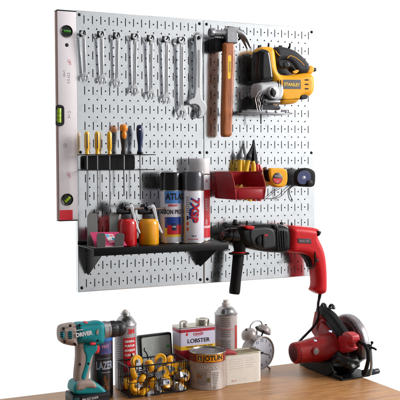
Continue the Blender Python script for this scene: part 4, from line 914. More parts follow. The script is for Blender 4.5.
bm = nb(); wrapt(bm, 'PRO', cx, rL+.0006, .012, Zp(347), .012, bold=.03, sx=.9, rot=.15); build('panel_letters', bm, mat('panel pink ink', '#c28aa8', .4), b)
# ------------------------------------------------------------------ 3M can
Y3 = .015; c_ = at(125.6, 350, Y3); r3 = .0330; cx = (c_.x, Y3)
rt = thing('spray_can', 'silver domed spray can with a red panel and 3M mark behind the wire basket', 'spray can', (c_.x, Y3, BZ))
zd = zat(125.5, 325.4, Y3-r3*.4)
bm = nb(); lathe(bm, (*cx, BZ), (0, 0, 1), [(r3*.92, 0), (r3, .003), (r3, zd-BZ), (r3*.95, zd-BZ+.001), (0, zd-BZ+.001)], 48); b = build('body', bm, mat('pale grey can print', '#aaa5a8', .36, .2, .05, coat=.2), rt)
zt3 = zat(125.5, 315.4, Y3)
bm = nb(); h = zt3-zd; lathe(bm, (*cx, zd), (0, 0, 1), [(r3*1.01, 0), (r3*1.03, .001), (r3*1.02, .003), (r3*.96, .006), (r3*.84, h*.45), (r3*.6, h*.85), (r3*.42, h), (r3*.40, h+.004), (r3*.46, h+.005), (r3*.42, h+.0075), (0, h+.0075)], 48); build('dome', bm, dome, rt)
bm = nb(); zn = zt3+.007; hn = zat(125.5, 309.6, Y3)-zn; lathe(bm, (*cx, zn), (0, 0, 1), [(r3*.30, 0), (r3*.30, hn*.5), (r3*.18, hn*.8), (r3*.15, hn), (0, hn)], 24); build('nozzle', bm, mat('ivory nozzle', '#cdc5c0', .45), rt)
Zp = lambda y: zat(125, y, Y3-r3)
bm = nb(); patch(bm, cx, r3, -.013+.006, .036, Zp(400), Zp(338.4), 16); build('red_panel', bm, mat('3M red print', '#c8202c', .32), b)
bm = nb(); wrapt(bm, '3M', cx, r3+.0003, .0185, Zp(332.3), .0185, bold=.05, sx=.95); build('brand_mark', bm, inkred, b)
bm = nb()
for k, s in enumerate(('GENERAL', 'PURPOSE', 'ADHESIVE', 'CLEANER')): wrapt(bm, s, cx, r3+.0006, .014, Zp(342+k*4.5), .0092, bold=.03, sx=.86)
build('white_text', bm, inkwhite, b)
bm = nb()
for k in range(14): wrapt(bm, random.choice(('lumirom stirnel', 'esnorum til ane', 'mosterin abral')), cx, r3+.0003, -.0195, Zp(337.5+k*2.4), .0048, sx=.8)
patch(bm, cx, r3, .002, .034, Zp(328.4), Zp(328.1)); build('fine_text', bm, inkgrey, b)
# ------------------------------------------------------------------ wire basket
bx0, bx1 = .1145, .2960; by0, by1 = -.112, -.022; bz1 = zat(128, 367.4, by0)
bk = thing('wire_basket', 'black wire basket full of yellow casters in the middle of the bench', 'basket', ((bx0+bx1)/2, (by0+by1)/2, BZ))
bm = nb()
def rect(z, i, r): 
    P = [(bx0+i, by0+i, z), (bx1-i, by0+i, z), (bx1-i, by1-i, z), (bx0+i, by1-i, z)]
    for a in range(4): tube(bm, [P[a], P[(a+1) % 4]], r, 8, 0)
rect(bz1, -.002, .0023); rect(BZ+.004, .004, .0018); rect(BZ+.045, .001, .0012); build('frame', bm, blackmt, bk)
bm = nb(); n = 7
for i in range(n+1):
    x = bx0+(bx1-bx0)*i/n
    for y, s in ((by0, 1), (by1, -1)): tube(bm, [(x, y-.002*s, bz1), (x, y+.003*s, BZ+.004)], .0013, 8, 0)
    tube(bm, [(x, by0+.003, BZ+.004), (x, by1-.003, BZ+.004)], .0012, 6, 0)
for i in range(1, 6):
    y = by0+(by1-by0)*i/6
    for x, s in ((bx0, 1), (bx1, -1)): tube(bm, [(x-.002*s, y, bz1), (x+.003*s, y, BZ+.004)], .0013, 8, 0)
    tube(bm, [(bx0, y, BZ+.0036), (bx1, y, BZ+.0036)], .0012, 6, 0)
build('wires', bm, blackmt, bk)
for px in (132.4, 147):
    p = at(px, 357, by1)
    bm = nb(); tube(bm, [(p.x+.004, by1-.002, bz1-.02), (p.x+.003, by1+.002, bz1), (p.x, by1+.003, bz1+.012), (p.x-.003, by1+.006, bz1+.017), (p.x-.004, by1+.012, bz1+.019), (p.x-.003, by1+.013, bz1+.027)], .0019, 10); build('hanging_hook', bm, blackmt, bk)
# casters
cyel = mat('amber polyurethane wheel', '#f6b010', .34, 0, .06, 120, .1, 500, coat=.15)
zincm = mat('zinc plated caster bracket', '#a2a3a8', .33, .85, .12, 90)
def caster_proto():
    root = bpy.data.objects.new('caster_wheel', None); C.objects.link(root); root.empty_display_size = .01
    bm = nb(); lathe(bm, (-.0085, 0, 0), (1, 0, 0), [(.006, .002), (.012, .001), (.0165, 0), (.0190, .002), (.0200, .005), (.0203, .0085), (.0200, .012), (.0190, .015), (.0165, .017), (.012, .016), (.006, .015)], 40); build('wheel', bm, cyel, root)
    bm = nb(); lathe(bm, (-.0095, 0, 0), (1, 0, 0), [(0, 0), (.0055, 0), (.0065, .002), (.0065, .017), (.0055, .019), (0, .019)], 20)
    cyl(bm, (-.015, 0, 0), (.015, 0, 0), .0028, seg=12); cyl(bm, (-.0165, 0, 0), (-.0128, 0, 0), .0048, seg=6); cyl(bm, (.0128, 0, 0), (.0165, 0, 0), .0048, seg=6); build('axle', bm, satin, root)
    bm = nb()
    for s in (-1, 1):
        Mx = Matrix(((0, 0, 1, s*.0118), (1, 0, 0, 0), (0, 1, 0, 0), (0, 0, 0, 1)))
        slabl(bm, [chaikin([(-.006, -.004), (0, -.008), (.006, -.004), (.011, .014), (.013, .0245), (-.009, .0245)], 2)], Mx, .0018, .0005, 1)
    box(bm, (-.0127, -.010, .0232), (.0127, .0135, .0252), .0006)
    cyl(bm, (0, .002, .025), (0, .002, .0285), .013, .011, 24); build('fork', bm, zincm, root)
    bm = nb(); box(bm, (-.0135, -.011, .0286), (.0135, .015, .0304), .0007); cyl(bm, (0, .002, .030), (0, .002, .0325), .005, seg=6); build('mount_plate', bm, zincm, root)
    return root
cp = caster_proto()
where = ['with its round face forward above the left rim of the basket', 'edge on, just right of the left wheel at the rim of the basket', 'against the left front corner of the basket', 'tilted in the left half behind the front wires', 'lying at the bottom left corner of the basket', 'highest of the pile, in the middle of the rear rim', 'short wheel at the right of the topmost one', 'round and bright at the upper right of the pile', 'at the right end of the basket, halfway up', 'with silver bracket across it in the lower right corner', 'with silver bracket across it in the lower middle', 'lying at the bottom middle of the basket', 'wedged between the brackets at the lower left of centre', 'at the far right rim of the basket', 'deep in the middle left of the basket between other wheels', 'lowest at the right of the bottom middle', 'pressed against the left end wires at half height']
cas = [(136.6, 361.4, -.068, (.15, -1, .25), (0, 0, -1)), (149.4, 366, -.080, (1, .15, .1), (.3, 0, -1)), (133.4, 372.6, -.086, (1, -.35, .3), (.8, 1, .2)), (142, 380, -.080, (.8, -.6, -.55), (.7, -.2, .6)),
       (137, 391, -.078, (.1, -.3, 1), (.9, .4, 0)), (160.4, 359.6, -.060, (-.35, -1, .3), (-.3, 0, -1)), (170.4, 369.4, -.072, (.6, -.7, .2), (-1, .2, -.1)), (177.4, 368.4, -.064, (.3, -1, .15), (.5, .4, -1)),
       (184.2, 375.6, -.082, (.25, -1, .3), (-1, 0, .05)), (179.6, 387, -.080, (.3, -1, .35), (-1, 0, .2)), (166.4, 382.2, -.090, (.35, -1, .2), (-1, 0, .1)), (158, 391.6, -.075, (.2, -.4, 1), (-.4, -1, .4)), (150, 388, -.086, (-.7, -.6, .5), (.4, -1, .5)), (185, 366, -.045, (.5, -1, .2), (0, .4, -1)), (150.5, 376, -.062, (.3, -1, -.2), (1, .1, .3)), (174, 392, -.072, (.3, -1, .6), (.9, 0, .5)), (127.6, 383, -.075, (.9, -.5, .1), (.2, .3, 1))]
def place(o, px, py, Y, ax, fk):
    x = Vector(ax).normalized(); z = Vector(fk); z = (z-x*z.dot(x)).normalized(); y = z.cross(x)
    p = at(px, py, Y); o.matrix_world = Matrix(((x.x, y.x, z.x, p.x), (x.y, y.y, z.y, p.y), (x.z, y.z, z.z, p.z), (0, 0, 0, 1))) @ Matrix.Scale(.92, 4)
for k, (px, py, Y_, a_, f_, w_) in enumerate(((134.5, 386, -.088, (.5, -1, .3), (1, 0, .3), 'at the bottom beside the left front corner wire'), (146, 394, -.096, (.2, -1, .1), (.9, 0, .3), 'lowest at the front, left of the middle'),
        (163, 372.5, -.088, (-.2, -1, .5), (-.9, -.2, -.4), 'right behind the middle front wires'), (181.5, 390, -.088, (.5, -1, .3), (-.9, 0, .3), 'in the bottom right front corner of the basket'), (154.5, 383.5, -.094, (.7, -.9, .2), (.5, .2, -.9), 'in the very centre of the basket front'), (171, 361.5, -.05, (.9, -.5, .3), (.1, 0, -1), 'just under the rear rim right of the topmost wheel'))):
    cas.append((px, py, Y_, a_, f_)); where.append(w_)
for i, (a, w) in enumerate(zip(cas, where)):
    if i == 0: o = cp
    else:
        o = cp.copy(); C.objects.link(o)
        for chd in list(cp.children):
            q = chd.copy(); C.objects.link(q); q.parent = o
    o['label'] = 'yellow caster '+w; o['category'] = 'caster'; o['group'] = 'yellow casters in the wire basket'; place(o, *a)
# ------------------------------------------------------------------ grey case behind the basket
p0 = at(142.4, 350, .01); p1 = at(176.2, 350, .01); zt_ = zat(159, 335.2, .01)
cs = thing('plastic_case', 'flat black framed case with a scuffed grey green lid standing behind the basket', 'case', ((p0.x+p1.x)/2, .02, BZ))
Mc = Matrix.Translation((p0.x, .01, BZ)) @ Matrix.Rotation(R(6), 4, 'Z') @ Matrix.Rotation(R(-6), 4, 'X'); wc = (p1.x-p0.x)/math.cos(R(6)); hc = (zt_-BZ)/math.cos(R(6))
bm = nb(); slabl(bm, [chaikin([(0, 0), (wc, 0), (wc, hc), (0, hc)], 2, .06)], Mc @ WALL(.014), .022, .003); build('shell', bm, blackpl, cs)
bm = nb(); slabl(bm, [chaikin([(.005, .006), (wc-.007, .006), (wc-.007, hc-.007), (.005, hc-.007)], 2, .05)], Mc @ WALL(.0025), .003, .001); build('lid', bm, caseg, cs)
bm = nb(); text(bm, 'SAYBROOK', .010, Mc @ Matrix.Translation((wc*.45, .0008, hc-.022)) @ WALL(0), ext=.0003) if 0 else slabl(bm, [[(wc-.022, hc-.045), (wc-.012, hc-.045), (wc-.012, hc-.037), (wc-.022, hc-.037)]], Mc @ WALL(.0008), .0005, .0001, 1)
build('green_sticker', bm, inkgrn, cs)
# ------------------------------------------------------------------ LOBSTER tin
Yo = -.012
xo = at(179.8, 340, Yo).x; wO = .122; dO = .060; zo1 = zat(180, 328.6, Yo)
lt = thing('solvent_tin', 'rectangular lilac, red and yellow tin reading LOBSTER behind the paint tin', 'tin', (xo+wO/2, Yo+dO/2, BZ))
def rrect(x0, x1, y0, y1, r, n=5):
    o = []
    for cx_, cy_, a0 in ((x1-r, y1-r, 0), (x0+r, y1-r, 90), (x0+r, y0+r, 180), (x1-r, y0+r, 270)):
        for k in range(n+1): a = R(a0+90*k/n); o.append((cx_+r*math.cos(a), cy_+r*math.sin(a)))
    return o
def prism(bm, loop, z0, z1, bev=.0008):
    slabl(bm, [loop], Matrix.Translation((0, 0, (z0+z1)/2)), z1-z0, bev, 2)
def band(bm, loop, z0, z1):
    A = [bm.verts.new((x, y, z0)) for x, y in loop]; B = [bm.verts.new((x, y, z1)) for x, y in loop]
    for i in range(len(A)): j = (i+1) % len(A); bm.faces.new((A[i], A[j], B[j], B[i]))
lp = rrect(xo, xo+wO, Yo, Yo+dO, .006); lpe = rrect(xo-.0003, xo+wO+.0003, Yo-.0003, Yo+dO+.0003, .006); lpf = rrect(xo-.0012, xo+wO+.0012, Yo-.0012, Yo+dO+.0012, .007)
bm = nb(); prism(bm, lp, BZ, zo1); b = build('body', bm, canlil, lt)
Zo = lambda y: zat(186, y, Yo)
bm = nb(); prism(bm, lpf, zo1-.0015, zo1+.0015, .0006); prism(bm, lpf, BZ, BZ+.003, .0006); build('rim', bm, tinrim, lt)
bm = nb(); prism(bm, rrect(xo+.002, xo+wO-.002, Yo+.002, Yo+dO-.002, .005), zo1, zo1+.0008, .0002); build('top', bm, tinrim, lt)
bm = nb(); band(bm, lpe, Zo(332.6), Zo(329.6)); band(bm, lpe, BZ+.004, Zo(350.4)); build('red_print', bm, mat('crimson print', '#b32338', .35), b)
bm = nb(); band(bm, lpe, Zo(350.2), Zo(346.2)); build('yellow_print', bm, inkyel, b)
Mf = lambda px, py: Matrix.Translation((at(px, py, Yo).x, Yo-.0006, Zo(py) if 0 else at(px, py, Yo).z)) @ WALL(0)
bm = nb(); text(bm, 'LOBSTER', .0175, Mf(198.6, 340.4), ext=.0002, bold=.012, sx=1.08); build('lettering', bm, ink, b)
bm = nb(); text(bm, 'THINNER  FOR  LACQUER  PAINT', .0055, Mf(199.4, 345.4+.6), ext=.0004, bold=.01, sx=1.1); build('small_print', bm, mat('brown print', '#7d5a1c', .4), b)
bm = nb(); lathe(bm, at(198.4, 333.6, Yo-.0004)-Vector((0, .0003, 0)), (0, -1, 0), [(.0085, 0), (.0098, 0)], 28, cap=False)
for v in bm.verts: v.co.x = at(198.4, 333.6, Yo).x+(v.co.x-at(198.4, 333.6, Yo).x)*1.75; v.co.z = at(198.4, 333.6, Yo).z+(v.co.z-at(198.4, 333.6, Yo).z)*.72
text(bm, 'TRADE', .0075, Mf(198.4, 333.8), ext=.0002, bold=.02)
slabl(bm, [chaikin([(at(187, 334, Yo).x+a, at(187, 334.4, Yo).z+c) for a, c in ((-.003, -.004), (.002, -.005), (.004, 0), (.001, .006), (-.002, .002), (-.004, .001))], 1)], WALL(Yo-.0005), .0004, .0001, 1)
build('emblem', bm, inkred, b)
bm = nb(); cc = (at(202.4, 322, Yo+.03).x, Yo+dO*.5); rc = .0215
lathe(bm, (*cc, zo1+.0008), (0, 0, 1), [(rc*.9, 0), (rc*.9, .004), (rc, .0045), (rc, .015), (rc*.97, .0168), (rc*.88, .0172), (rc*.85, .0160), (0, .0160)], 40); build('screw_cap', bm, tinrim, lt)
bm = nb(); hx = at(184, 322, Yo+.03).x
tube(bm, [(hx-.012, Yo+.030, zo1), (hx-.012, Yo+.030, zo1+.012), (hx-.006, Yo+.030, zo1+.016), (hx+.008, Yo+.030, zo1+.014), (hx+.012, Yo+.030, zo1)], .0030, 10); cyl(bm, (hx+.004, Yo+.028, zo1), (hx+.004, Yo+.028, zo1+.011), .008, seg=20, bev=.001); build('carry_loop', bm, mat('clear white plastic', '#cfc9c4', .35), lt)
# ------------------------------------------------------------------ JOTUN tin
rJ = .0548; Yq = -.076; c_ = at(207.6, 370, Yq); cx = (c_.x, Yq); zj = zat(207, 350, Yq)
jt = thing('paint_tin', 'round paint tin with orange JOTUN label and a dirty metal lid in front', 'paint tin', (c_.x, Yq, BZ))
bm = nb(); H = zj-BZ
lathe(bm, (*cx, BZ), (0, 0, 1), [(rJ*.93, .001), (rJ*.98, 0), (rJ*1.01, .001), (rJ*1.01, .003), (rJ, .004), (rJ, H-.004)], 64, cap=False); lathe(bm, (*cx, BZ+.002), (0, 0, 1), [(0, 0), (rJ*.95, 0)], 48, cap=False); b = build('body', bm, canside, jt)
bm = nb(); lathe(bm, (*cx, BZ+H-.005), (0, 0, 1), [(rJ, 0), (rJ*1.025, .0015), (rJ*1.03, .004), (rJ*1.01, .0055), (rJ*.97, .0055), (rJ*.955, .004), (rJ*.95, .0015), (rJ*.93, .001)], 64, cap=False); build('rim', bm, tinrim, jt)
bm = nb(); lathe(bm, (*cx, BZ+H-.005), (0, 0, 1), [(rJ*.95, .001), (rJ*.94, .0042), (rJ*.90, .0044), (rJ*.885, .002), (rJ*.60, .0018), (rJ*.58, .0026), (0, .0026)], 64, cap=False); build('lid', bm, tinlid, jt)
Zp = lambda y: zat(207, y, Yq-rJ)
bm = nb(); patch(bm, cx, rJ, -.075, .075, Zp(363.6), Zp(354.6), 30); build('maroon_band', bm, mat('maroon band', '#7c2420', .35), b)
bm = nb(); patch(bm, cx, rJ, -.034, .052, Zp(362.8), Zp(355.6), 24, e=.0006); build('orange_band', bm, mat('orange band', '#e8950f', .32), b)
bm = nb(); wrapt(bm, 'JOTUN', cx, rJ+.0009, .0180, Zp(359.3), .0205, bold=.025, sx=.98); build('lettering', bm, ink, b)
bm = nb(); p_ = -.024
patch(bm, cx, rJ, p_-.0068, p_+.0068, Zp(361.8), Zp(356.8), 6, e=.0009); build('emblem_disc', bm, mat('navy ink', '#2b2f55', .4), b)
bm = nb(); wrapt(bm, '§', cx, rJ+.0013, p_, Zp(359.4), .013, bold=.03); build('emblem_mark', bm, inkyel, b)
bm = nb()
for k in range(8): wrapt(bm, 'miro stal enrom ial resti', cx, rJ+.0004, -.018, Zp(373+k*1.7), .0042, sx=.8)
build('fine_text', bm, mat('warm grey ink', '#857c7c', .5), b)
bm = nb(); wrapt(bm, 'GARDEX', cx, rJ+.0005, .004, Zp(368.6), .0125, bold=.01, sx=1.1); build('product_text', bm, mat('pale print', '#d8d0cb', .4), b)
bm = nb(); a_ = bm
for k in range(11):
    w = .024-.0016*k; patch(bm, cx, rJ, .020-w*.3, .020+w*.7, Zp(373.4+k*1.55+.55), Zp(373.4+k*1.55), 6, e=.0007)
build('swatch_lines', bm, mat('dark slate print', '#5b5854', .4), b)
bm = nb(); patch(bm, cx, rJ, .010, .041, Zp(388), Zp(371.4), 12, e=.0004); build('white_panel', bm, mat('white panel print', '#cfc9c6', .38), b)
bm = nb(); patch(bm, cx, rJ, -.001, .007, Zp(383), Zp(378.4), 6, e=.0005); build('green_mark', bm, mat('olive print', '#6d6a40', .4), b)
bm = nb(); patch(bm, cx, rJ, -.034, -.018, Zp(379), Zp(375.5), 6, e=.0005); build('amber_smear', bm, mat('amber print', '#a56f33', .4), b)
# ------------------------------------------------------------------ grey spray can
Yg = .006; c_ = at(226, 340, Yg); rG = .0355; cx = (c_.x, Yg); zd = zat(226, 314.6, Yg-rG*.3)
gt = thing('spray_can', 'faded grey spray can with a white nozzle between the LOBSTER tin and the clock', 'spray can', (c_.x, Yg, BZ))
bm = nb(); lathe(bm, (*cx, BZ), (0, 0, 1), [(rG*.92, 0), (rG, .003), (rG, zd-BZ), (0, zd-BZ)], 48); b = build('body', bm, oldcan, gt)
h = zat(226, 306.6, Yg)-zd
bm = nb(); lathe(bm, (*cx, zd), (0, 0, 1), [(rG*1.0, -.001), (rG*1.04, .0), (rG*1.04, .003), (rG*.98, .0045), (rG*.90, .008), (rG*.80, .013), (rG*.68, .020), (rG*.5, h), (rG*.44, h+.001), (0, h+.001)], 48); build('dome', bm, dome, gt)
bm = nb(); hn = zat(226, 300.2, Yg)-zd-h; lathe(bm, (*cx, zd+h+.001), (0, 0, 1), [(rG*.36, 0), (rG*.37, hn*.45), (rG*.26, hn*.7), (rG*.24, hn), (0, hn)], 28); build('nozzle', bm, mat('ivory nozzle', ''), gt)
Zp = lambda y: zat(226, y, Yg-rG)
bm = nb(); 
for k in range(15): wrapt(bm, random.choice(('resim tal onamers et', 'nomila rest amerin a', 'tirel onamis resale m')), cx, rG+.0003, -.001, Zp(319+k*1.9+(2.4 if k > 4 else 0)+(2.6 if k > 8 else 0)), .0052, sx=.74)
build('fine_text', bm, mat('warm grey ink', '#857c7c', .5), b)
bm = nb(); patch(bm, cx, rG, -.03, .028, Zp(330.2), Zp(329.5), 14); build('rule_line', bm, inkredp, b)
bm = nb(); patch(bm, cx, rG, .031, .046, Zp(358), Zp(326.5), 8); build('red_print', bm, mat('faded red print', '#a8443f', .4), b)
# ------------------------------------------------------------------ white tin
Yw = -.104; a_ = at(223.6, 386, Yw); b_x = at(262.2, 380, Yw).x; zw = zat(243, 353.4, Yw)
wt = thing('open_tin', 'plain white rectangular tin with open top and maroon flap in front of the clock', 'tin', ((a_.x+b_x)/2, Yw+.03, BZ))
lp = rrect(a_.x, b_x, Yw, Yw+.062, .014, 6)
bm = nb(); band(bm, lp, BZ+.001, zw); band(bm, rrect(a_.x+.001, b_x-.001, Yw+.001, Yw+.061, .013, 6), BZ+.001, zw); 
build('wall', bm, oldtin, wt)
bm = nb(); prism(bm, lp, BZ, BZ+.002, .0004); build('floor', bm, tinrim, wt)
bm = nb(); P = [(x, y, zw) for x, y in rrect(a_.x-.0004, b_x+.0004, Yw-.0004, Yw+.0624, .0142, 6)]; tube(bm, P+[P[0]], .0016, 8, 0); build('rim', bm, mat('aged brass rim', '#a09a7c', .35, .8, .15, dirt='#3f8a86', dirtamt=.7), wt)
bm = nb(); prism(bm, rrect(a_.x+.002, b_x-.002, Yw+.002, Yw+.060, .012, 6), zw-.004, zw-.0025, .0003); build('inner_lid', bm, mat('stained inner lid', '#857655', .45, .5, .2, dirt='#5c5038', dirtamt=.6), wt)
bm = nb(); xF = a_.x; slabl(bm, [chaikin([(0, 0), (.04, -.002), (.046, .008), (.040, .030), (.02, .036), (-.004, .034), (-.008, .012)], 2)], Matrix.Translation((xF+.003, Yw-.002, zw+.005)) @ Matrix.Rotation(R(4), 4, 'Y') @ Matrix.Rotation(R(8), 4, 'X'), .007, .003); build('flap', bm, maroon, wt)
bm = nb(); text(bm, '00 0', .009, Matrix.Translation((at(234, 381, Yw).x, Yw-.0003, at(234, 381, Yw).z)) @ WALL(0), ext=.0002); build('faint_print', bm, mat('faint pink ink', '#d9b0ac', .5), wt)
bm = nb()
for k in range(5): 
    z = zw-.016-k*.007
    for x0_, x1_ in ((.016, .07), (.076, .112)): box(bm, (a_.x+x0_, Yw-.0003, z), (a_.x+x1_*random.uniform(.9, 1), Yw-.00005, z+.0012))
build('faint_lines', bm, mat('faint warm ink', '#cdc2bb', .5), wt)
# ------------------------------------------------------------------ alarm clock
Yc = .0; pc = at(261.6, 352.6, Yc); rc = .0535; th = R(14)
ck = thing('alarm_clock', 'twin bell alarm clock with pale dial behind the white tin', 'alarm clock', (pc.x, Yc, BZ))
fx = Vector((math.cos(th), math.sin(th), 0)); fn = Vector((math.sin(th), -math.cos(th), 0))      # right and outward normal of the dial
def CK(x, z, d=0): return pc+fx*x+Vector((0, 0, 1))*z+fn*d
Mk = Matrix(((fx.x, 0, fn.x, pc.x), (fx.y, 0, fn.y, pc.y), (0, 1, 0, pc.z), (0, 0, 0, 1)))
bm = nb(); lathe(bm, CK(0, 0, -.045), fn, [(0, 0), (rc*.8, 0), (rc*.95, .004), (rc*.98, .010), (rc*.98, .042), (rc, .045), (rc*1.0, .049), (rc*.96, .0505), (rc*.93, .049), (rc*.92, .046)], 64, cap=False); build('case', bm, clockb, ck)
bm = nb(); lathe(bm, CK(0, 0, .0012), fn, [(0, 0), (rc*.93, 0)], 64, cap=False); df = build('dial', bm, clockf, ck)
bm = nb()
for k in range(1, 13):
    a = PI/2-k*PI/6; text(bm, str(k), .0135, Mk @ Matrix.Translation((rc*.74*math.cos(a), rc*.74*math.sin(a), .0016)), ext=.0002, bold=.01)
build('numerals', bm, mat('slate ink', '#55586a', .5), df)
bm = nb()
for ang, l, w in ((R(198), .026, .0022), (R(-20), .036, .0016), (R(140), .03, .0006)):
    t = bmesh.new(); box(t, (-.006, -w/2, 0), (l, w/2, .0008), .0002); merge(bm, t, Mk @ Matrix.Translation((0, 0, .0026)) @ Matrix.Rotation(ang, 4, 'Z'))
cyl(bm, CK(0, 0, .002), CK(0, 0, .0048), .0028, seg=16); build('hands', bm, ink, df)
for s, bx, bz in ((-1, -.036, .060), (1, .030, .064)):
    axis = (Vector((0, 0, 1))*.86+fx*(.52*s)).normalized(); base = CK(bx, bz, -.022)
    bm = nb(); rb = .0245; lathe(bm, base, axis, [(rb*.98, -.004), (rb*1.04, -.004), (rb*1.04, -.001), (rb, .0), (rb*.95, .007), (rb*.75, .0135), (rb*.4, .0175), (.004, .0185), (0, .0185)], 40, cap=False); bl = build('bell', bm, clockb, ck)
    bm = nb(); cyl(bm, base+axis*.018, base+axis*.0235, .004, .003, 12, .001); cyl(bm, base-axis*.018, base+axis*.002, .0026, seg=10); build('post', bm, darkmetal, bl)
bm = nb(); tube(bm, [CK(-.030, .078, -.022), CK(-.028, .088, -.022), CK(-.016, .097, -.022), CK(0, .1, -.022), CK(.014, .097, -.022), CK(.022, .089, -.022), CK(.024, .078, -.022)], .0018, 10); build('carry_handle', bm, satin, ck)
bm = nb(); cyl(bm, CK(0, .054, -.022), CK(0, .076, -.022), .0016, seg=8); cyl(bm, CK(-.004, .078, -.022), CK(.004, .078, -.022), .0045, seg=14, bev=.001); build('hammer', bm, darkmetal, ck)
for s in (-1, 1):
    bm = nb(); a = CK(s*.030, -.043, -.018); b2 = CK(s*.042, 0, -.006); b2.z = BZ+.0035; cyl(bm, a, b2, .0026, .0032, 12)
    t = bmesh.new(); bmesh.ops.create_uvsphere(t, u_segments=12, v_segments=8, radius=.0036); merge(bm, t, Matrix.Translation(b2)); build('foot', bm, satin, ck)
# ------------------------------------------------------------------ circular saw
Ym = -.095
P0 = at(293.2, 353.4, Ym); sw = thing('circular_saw', 'dark red and black circular saw resting on the right end of the bench', 'circular saw', (.82, Ym, BZ))
Rm = .0335; X1 = .79
bm = nb(); lathe(bm, P0, (1, 0, .045), [(Rm*.80, 0), (Rm*.95, .002), (Rm, .006), (Rm*1.0, .009), (Rm*.97, .0095), (Rm*.97, .0105), (Rm*1.01, .011), (Rm*1.03, .03), (Rm*1.08, .052), (Rm*1.10, .0525), (Rm*1.2, .080), (Rm*1.32, .105), (Rm*1.4, .145)], 48)
mo = build('motor_housing', bm, redsaw, sw)
bm = nb(); 
for k in range(20):
    a = 2*PI*k/20; box(bm, (.0062, -.0014, Rm*.90), (.016, .0014, Rm*1.005), .0004, M=Matrix.Translation(P0) @ Matrix.Rotation(a, 4, 'X'))
for k in range(9):
    z = -.022+k*.0055; hw = math.sqrt(max(0, (Rm*.72)**2-z*z)); box(bm, (-.0016, -hw, z-.0011), (.002, hw, z+.0011), .0004, M=Matrix.Translation(P0))
build('vent_grille', bm, blackpl, mo)
nn = Vector((-.35, -.94, 0)).normalized(); q = P0+Vector((.060, 0, .008)); 
bm = nb(); qb = Vector((q.x, Ym, q.z))+Vector((0, -1, 0))*Rm*1.10; cyl(bm, qb+Vector((0, .006, 0)), qb-Vector((0, .0045, 0)), .0105, seg=28, bev=.0015); build('brush_cap', bm, mat('grey button', '#7b7274', .4, .2), mo)
bm = nb(); cyl(bm, qb+Vector((0, .006, 0)), qb-Vector((0, .0028, 0)), .0135, seg=28, bev=.001); build('cap_ring', bm, redsaw, mo)
bm = nb(); 
for px, py, w in ((315.2, 340.6, .011), (330.4, 331.4, .012)):
    p = at(px, py, Ym-.035); box(bm, (-w/2, -.0012, -w*.28), (w/2, .0012, w*.28), .0003, M=Matrix.Translation(p) @ Matrix.Rotation(R(12), 4, 'Y') @ Matrix.Rotation(R(-35), 4, 'X'))
build('sticker', bm, mat('pale blue sticker', '#9fa5c6', .4), mo)
# gearcase and guard; local plane YZ
XG = at(352, 347, Ym).x-.012; zc = at(350, 315.6, Ym-.02).z-.098; Rg = .098
def YZ(X): return Matrix(((0, 0, 1, X), (1, 0, 0, 0), (0, 1, 0, 0), (0, 0, 0, 1)))
def arcp(r, a0, a1, n, cy=Ym, cz=None):
    cz = zc if cz is None else cz
    return [(cy+r*math.cos(R(a0+(a1-a0)*i/n)), cz+r*math.sin(R(a0+(a1-a0)*i/n))) for i in range(n+1)]
bm = nb(); lpg = arcp(Rg, -14, 196, 48)+[(Ym-.06, zc-.045), (Ym+.06, zc-.045)]
slabl(bm, [lpg], YZ(XG), .030, .010, 5); gd = build('blade_guard', bm, guardm, sw)
bm = nb(); slabl(bm, [arcp(Rg*.78, -10, 190, 40)+[(Ym-.05, zc-.04), (Ym+.05, zc-.04)]], YZ(XG-.0150), .005, .0015); build('guard_face', bm, mat('guard face with painted red reflection', '#7a5a58', .32, .7, .2, 50), gd)  # brownish base colour carries the reflection of the red saw body
bm = nb(); slabl(bm, [arcp(.088, 0, 358, 60)], YZ(XG+.004), .002, .0005) if 0 else None
lathe(bm, (XG-.02, Ym, zc), (-1, 0, 0), [(.052, 0), (.052, .012), (.044, .022), (.040, .030), (.040, .045)], 40); build('gear_case', bm, mat('dark cast metal', '#3b2a2c', .4, .5), sw)
# red front block and red handle frame
Xh = XG-.055
def yzp(px, py, X):     # px point on plane x = X
    d = ray(px, py); p = CP+d*((X-CP.x)/d.x); return (p.y, p.z)
def yzslab(bm, pts, X, th, bev, ch=2, res=4): slabl(bm, [chaikin([yzp(x, y, X) for x, y in pts], ch) if ch else [yzp(x, y, X) for x, y in pts]], YZ(X), th, bev, res)
bm = nb(); yzslab(bm, [(318.6, 307), (321, 305.6), (326, 307.4), (333, 313), (340, 322), (347.6, 333), (349.4, 338), (346, 340.4), (342, 337), (336, 328.6), (329, 320), (323, 314.6), (318.6, 312)], Xh, .030, .010, 2, 5); build('rear_handle', bm, rubber, sw)
bm = nb(); yzslab(bm, [(318.4, 310), (322.6, 313), (328, 318.8), (330, 322.6), (326.8, 322), (323.6, 323.6), (321.8, 330), (324, 336.4), (318.4, 337), (314.4, 331), (316.4, 320)], Xh, .034, .008, 2, 5); build('handle_frame', bm, redsaw, sw)
bm = nb(); yzslab(bm, [(343.4, 332.4), (350, 331.4), (355.4, 335), (356, 341.4), (351.6, 345), (354.4, 347.4), (353.6, 350.4), (349, 352), (344, 354.8), (340.6, 359), (336, 361), (334.4, 356), (339.6, 349), (341.4, 340)], Xh+.004, .038, .009, 2, 5); build('front_bracket', bm, mat('bright red bracket', '#b3202a', .38), sw)
bm = nb(); yzslab(bm, [(324, 320), (331, 327), (339, 335.6), (341, 345), (338, 360), (327, 364), (318, 358), (317, 343), (320.8, 330)], Xh-.004, .036, .012, 2, 5); build('centre_housing', bm, redsaw, sw)
bm = nb(); yzslab(bm, [(327, 321.6), (330, 320.4), (340, 333), (341.4, 338), (337.4, 336.6)], Xh-.001, .024, .005, 2); build('trigger', bm, blackpl, sw)
bm = nb()
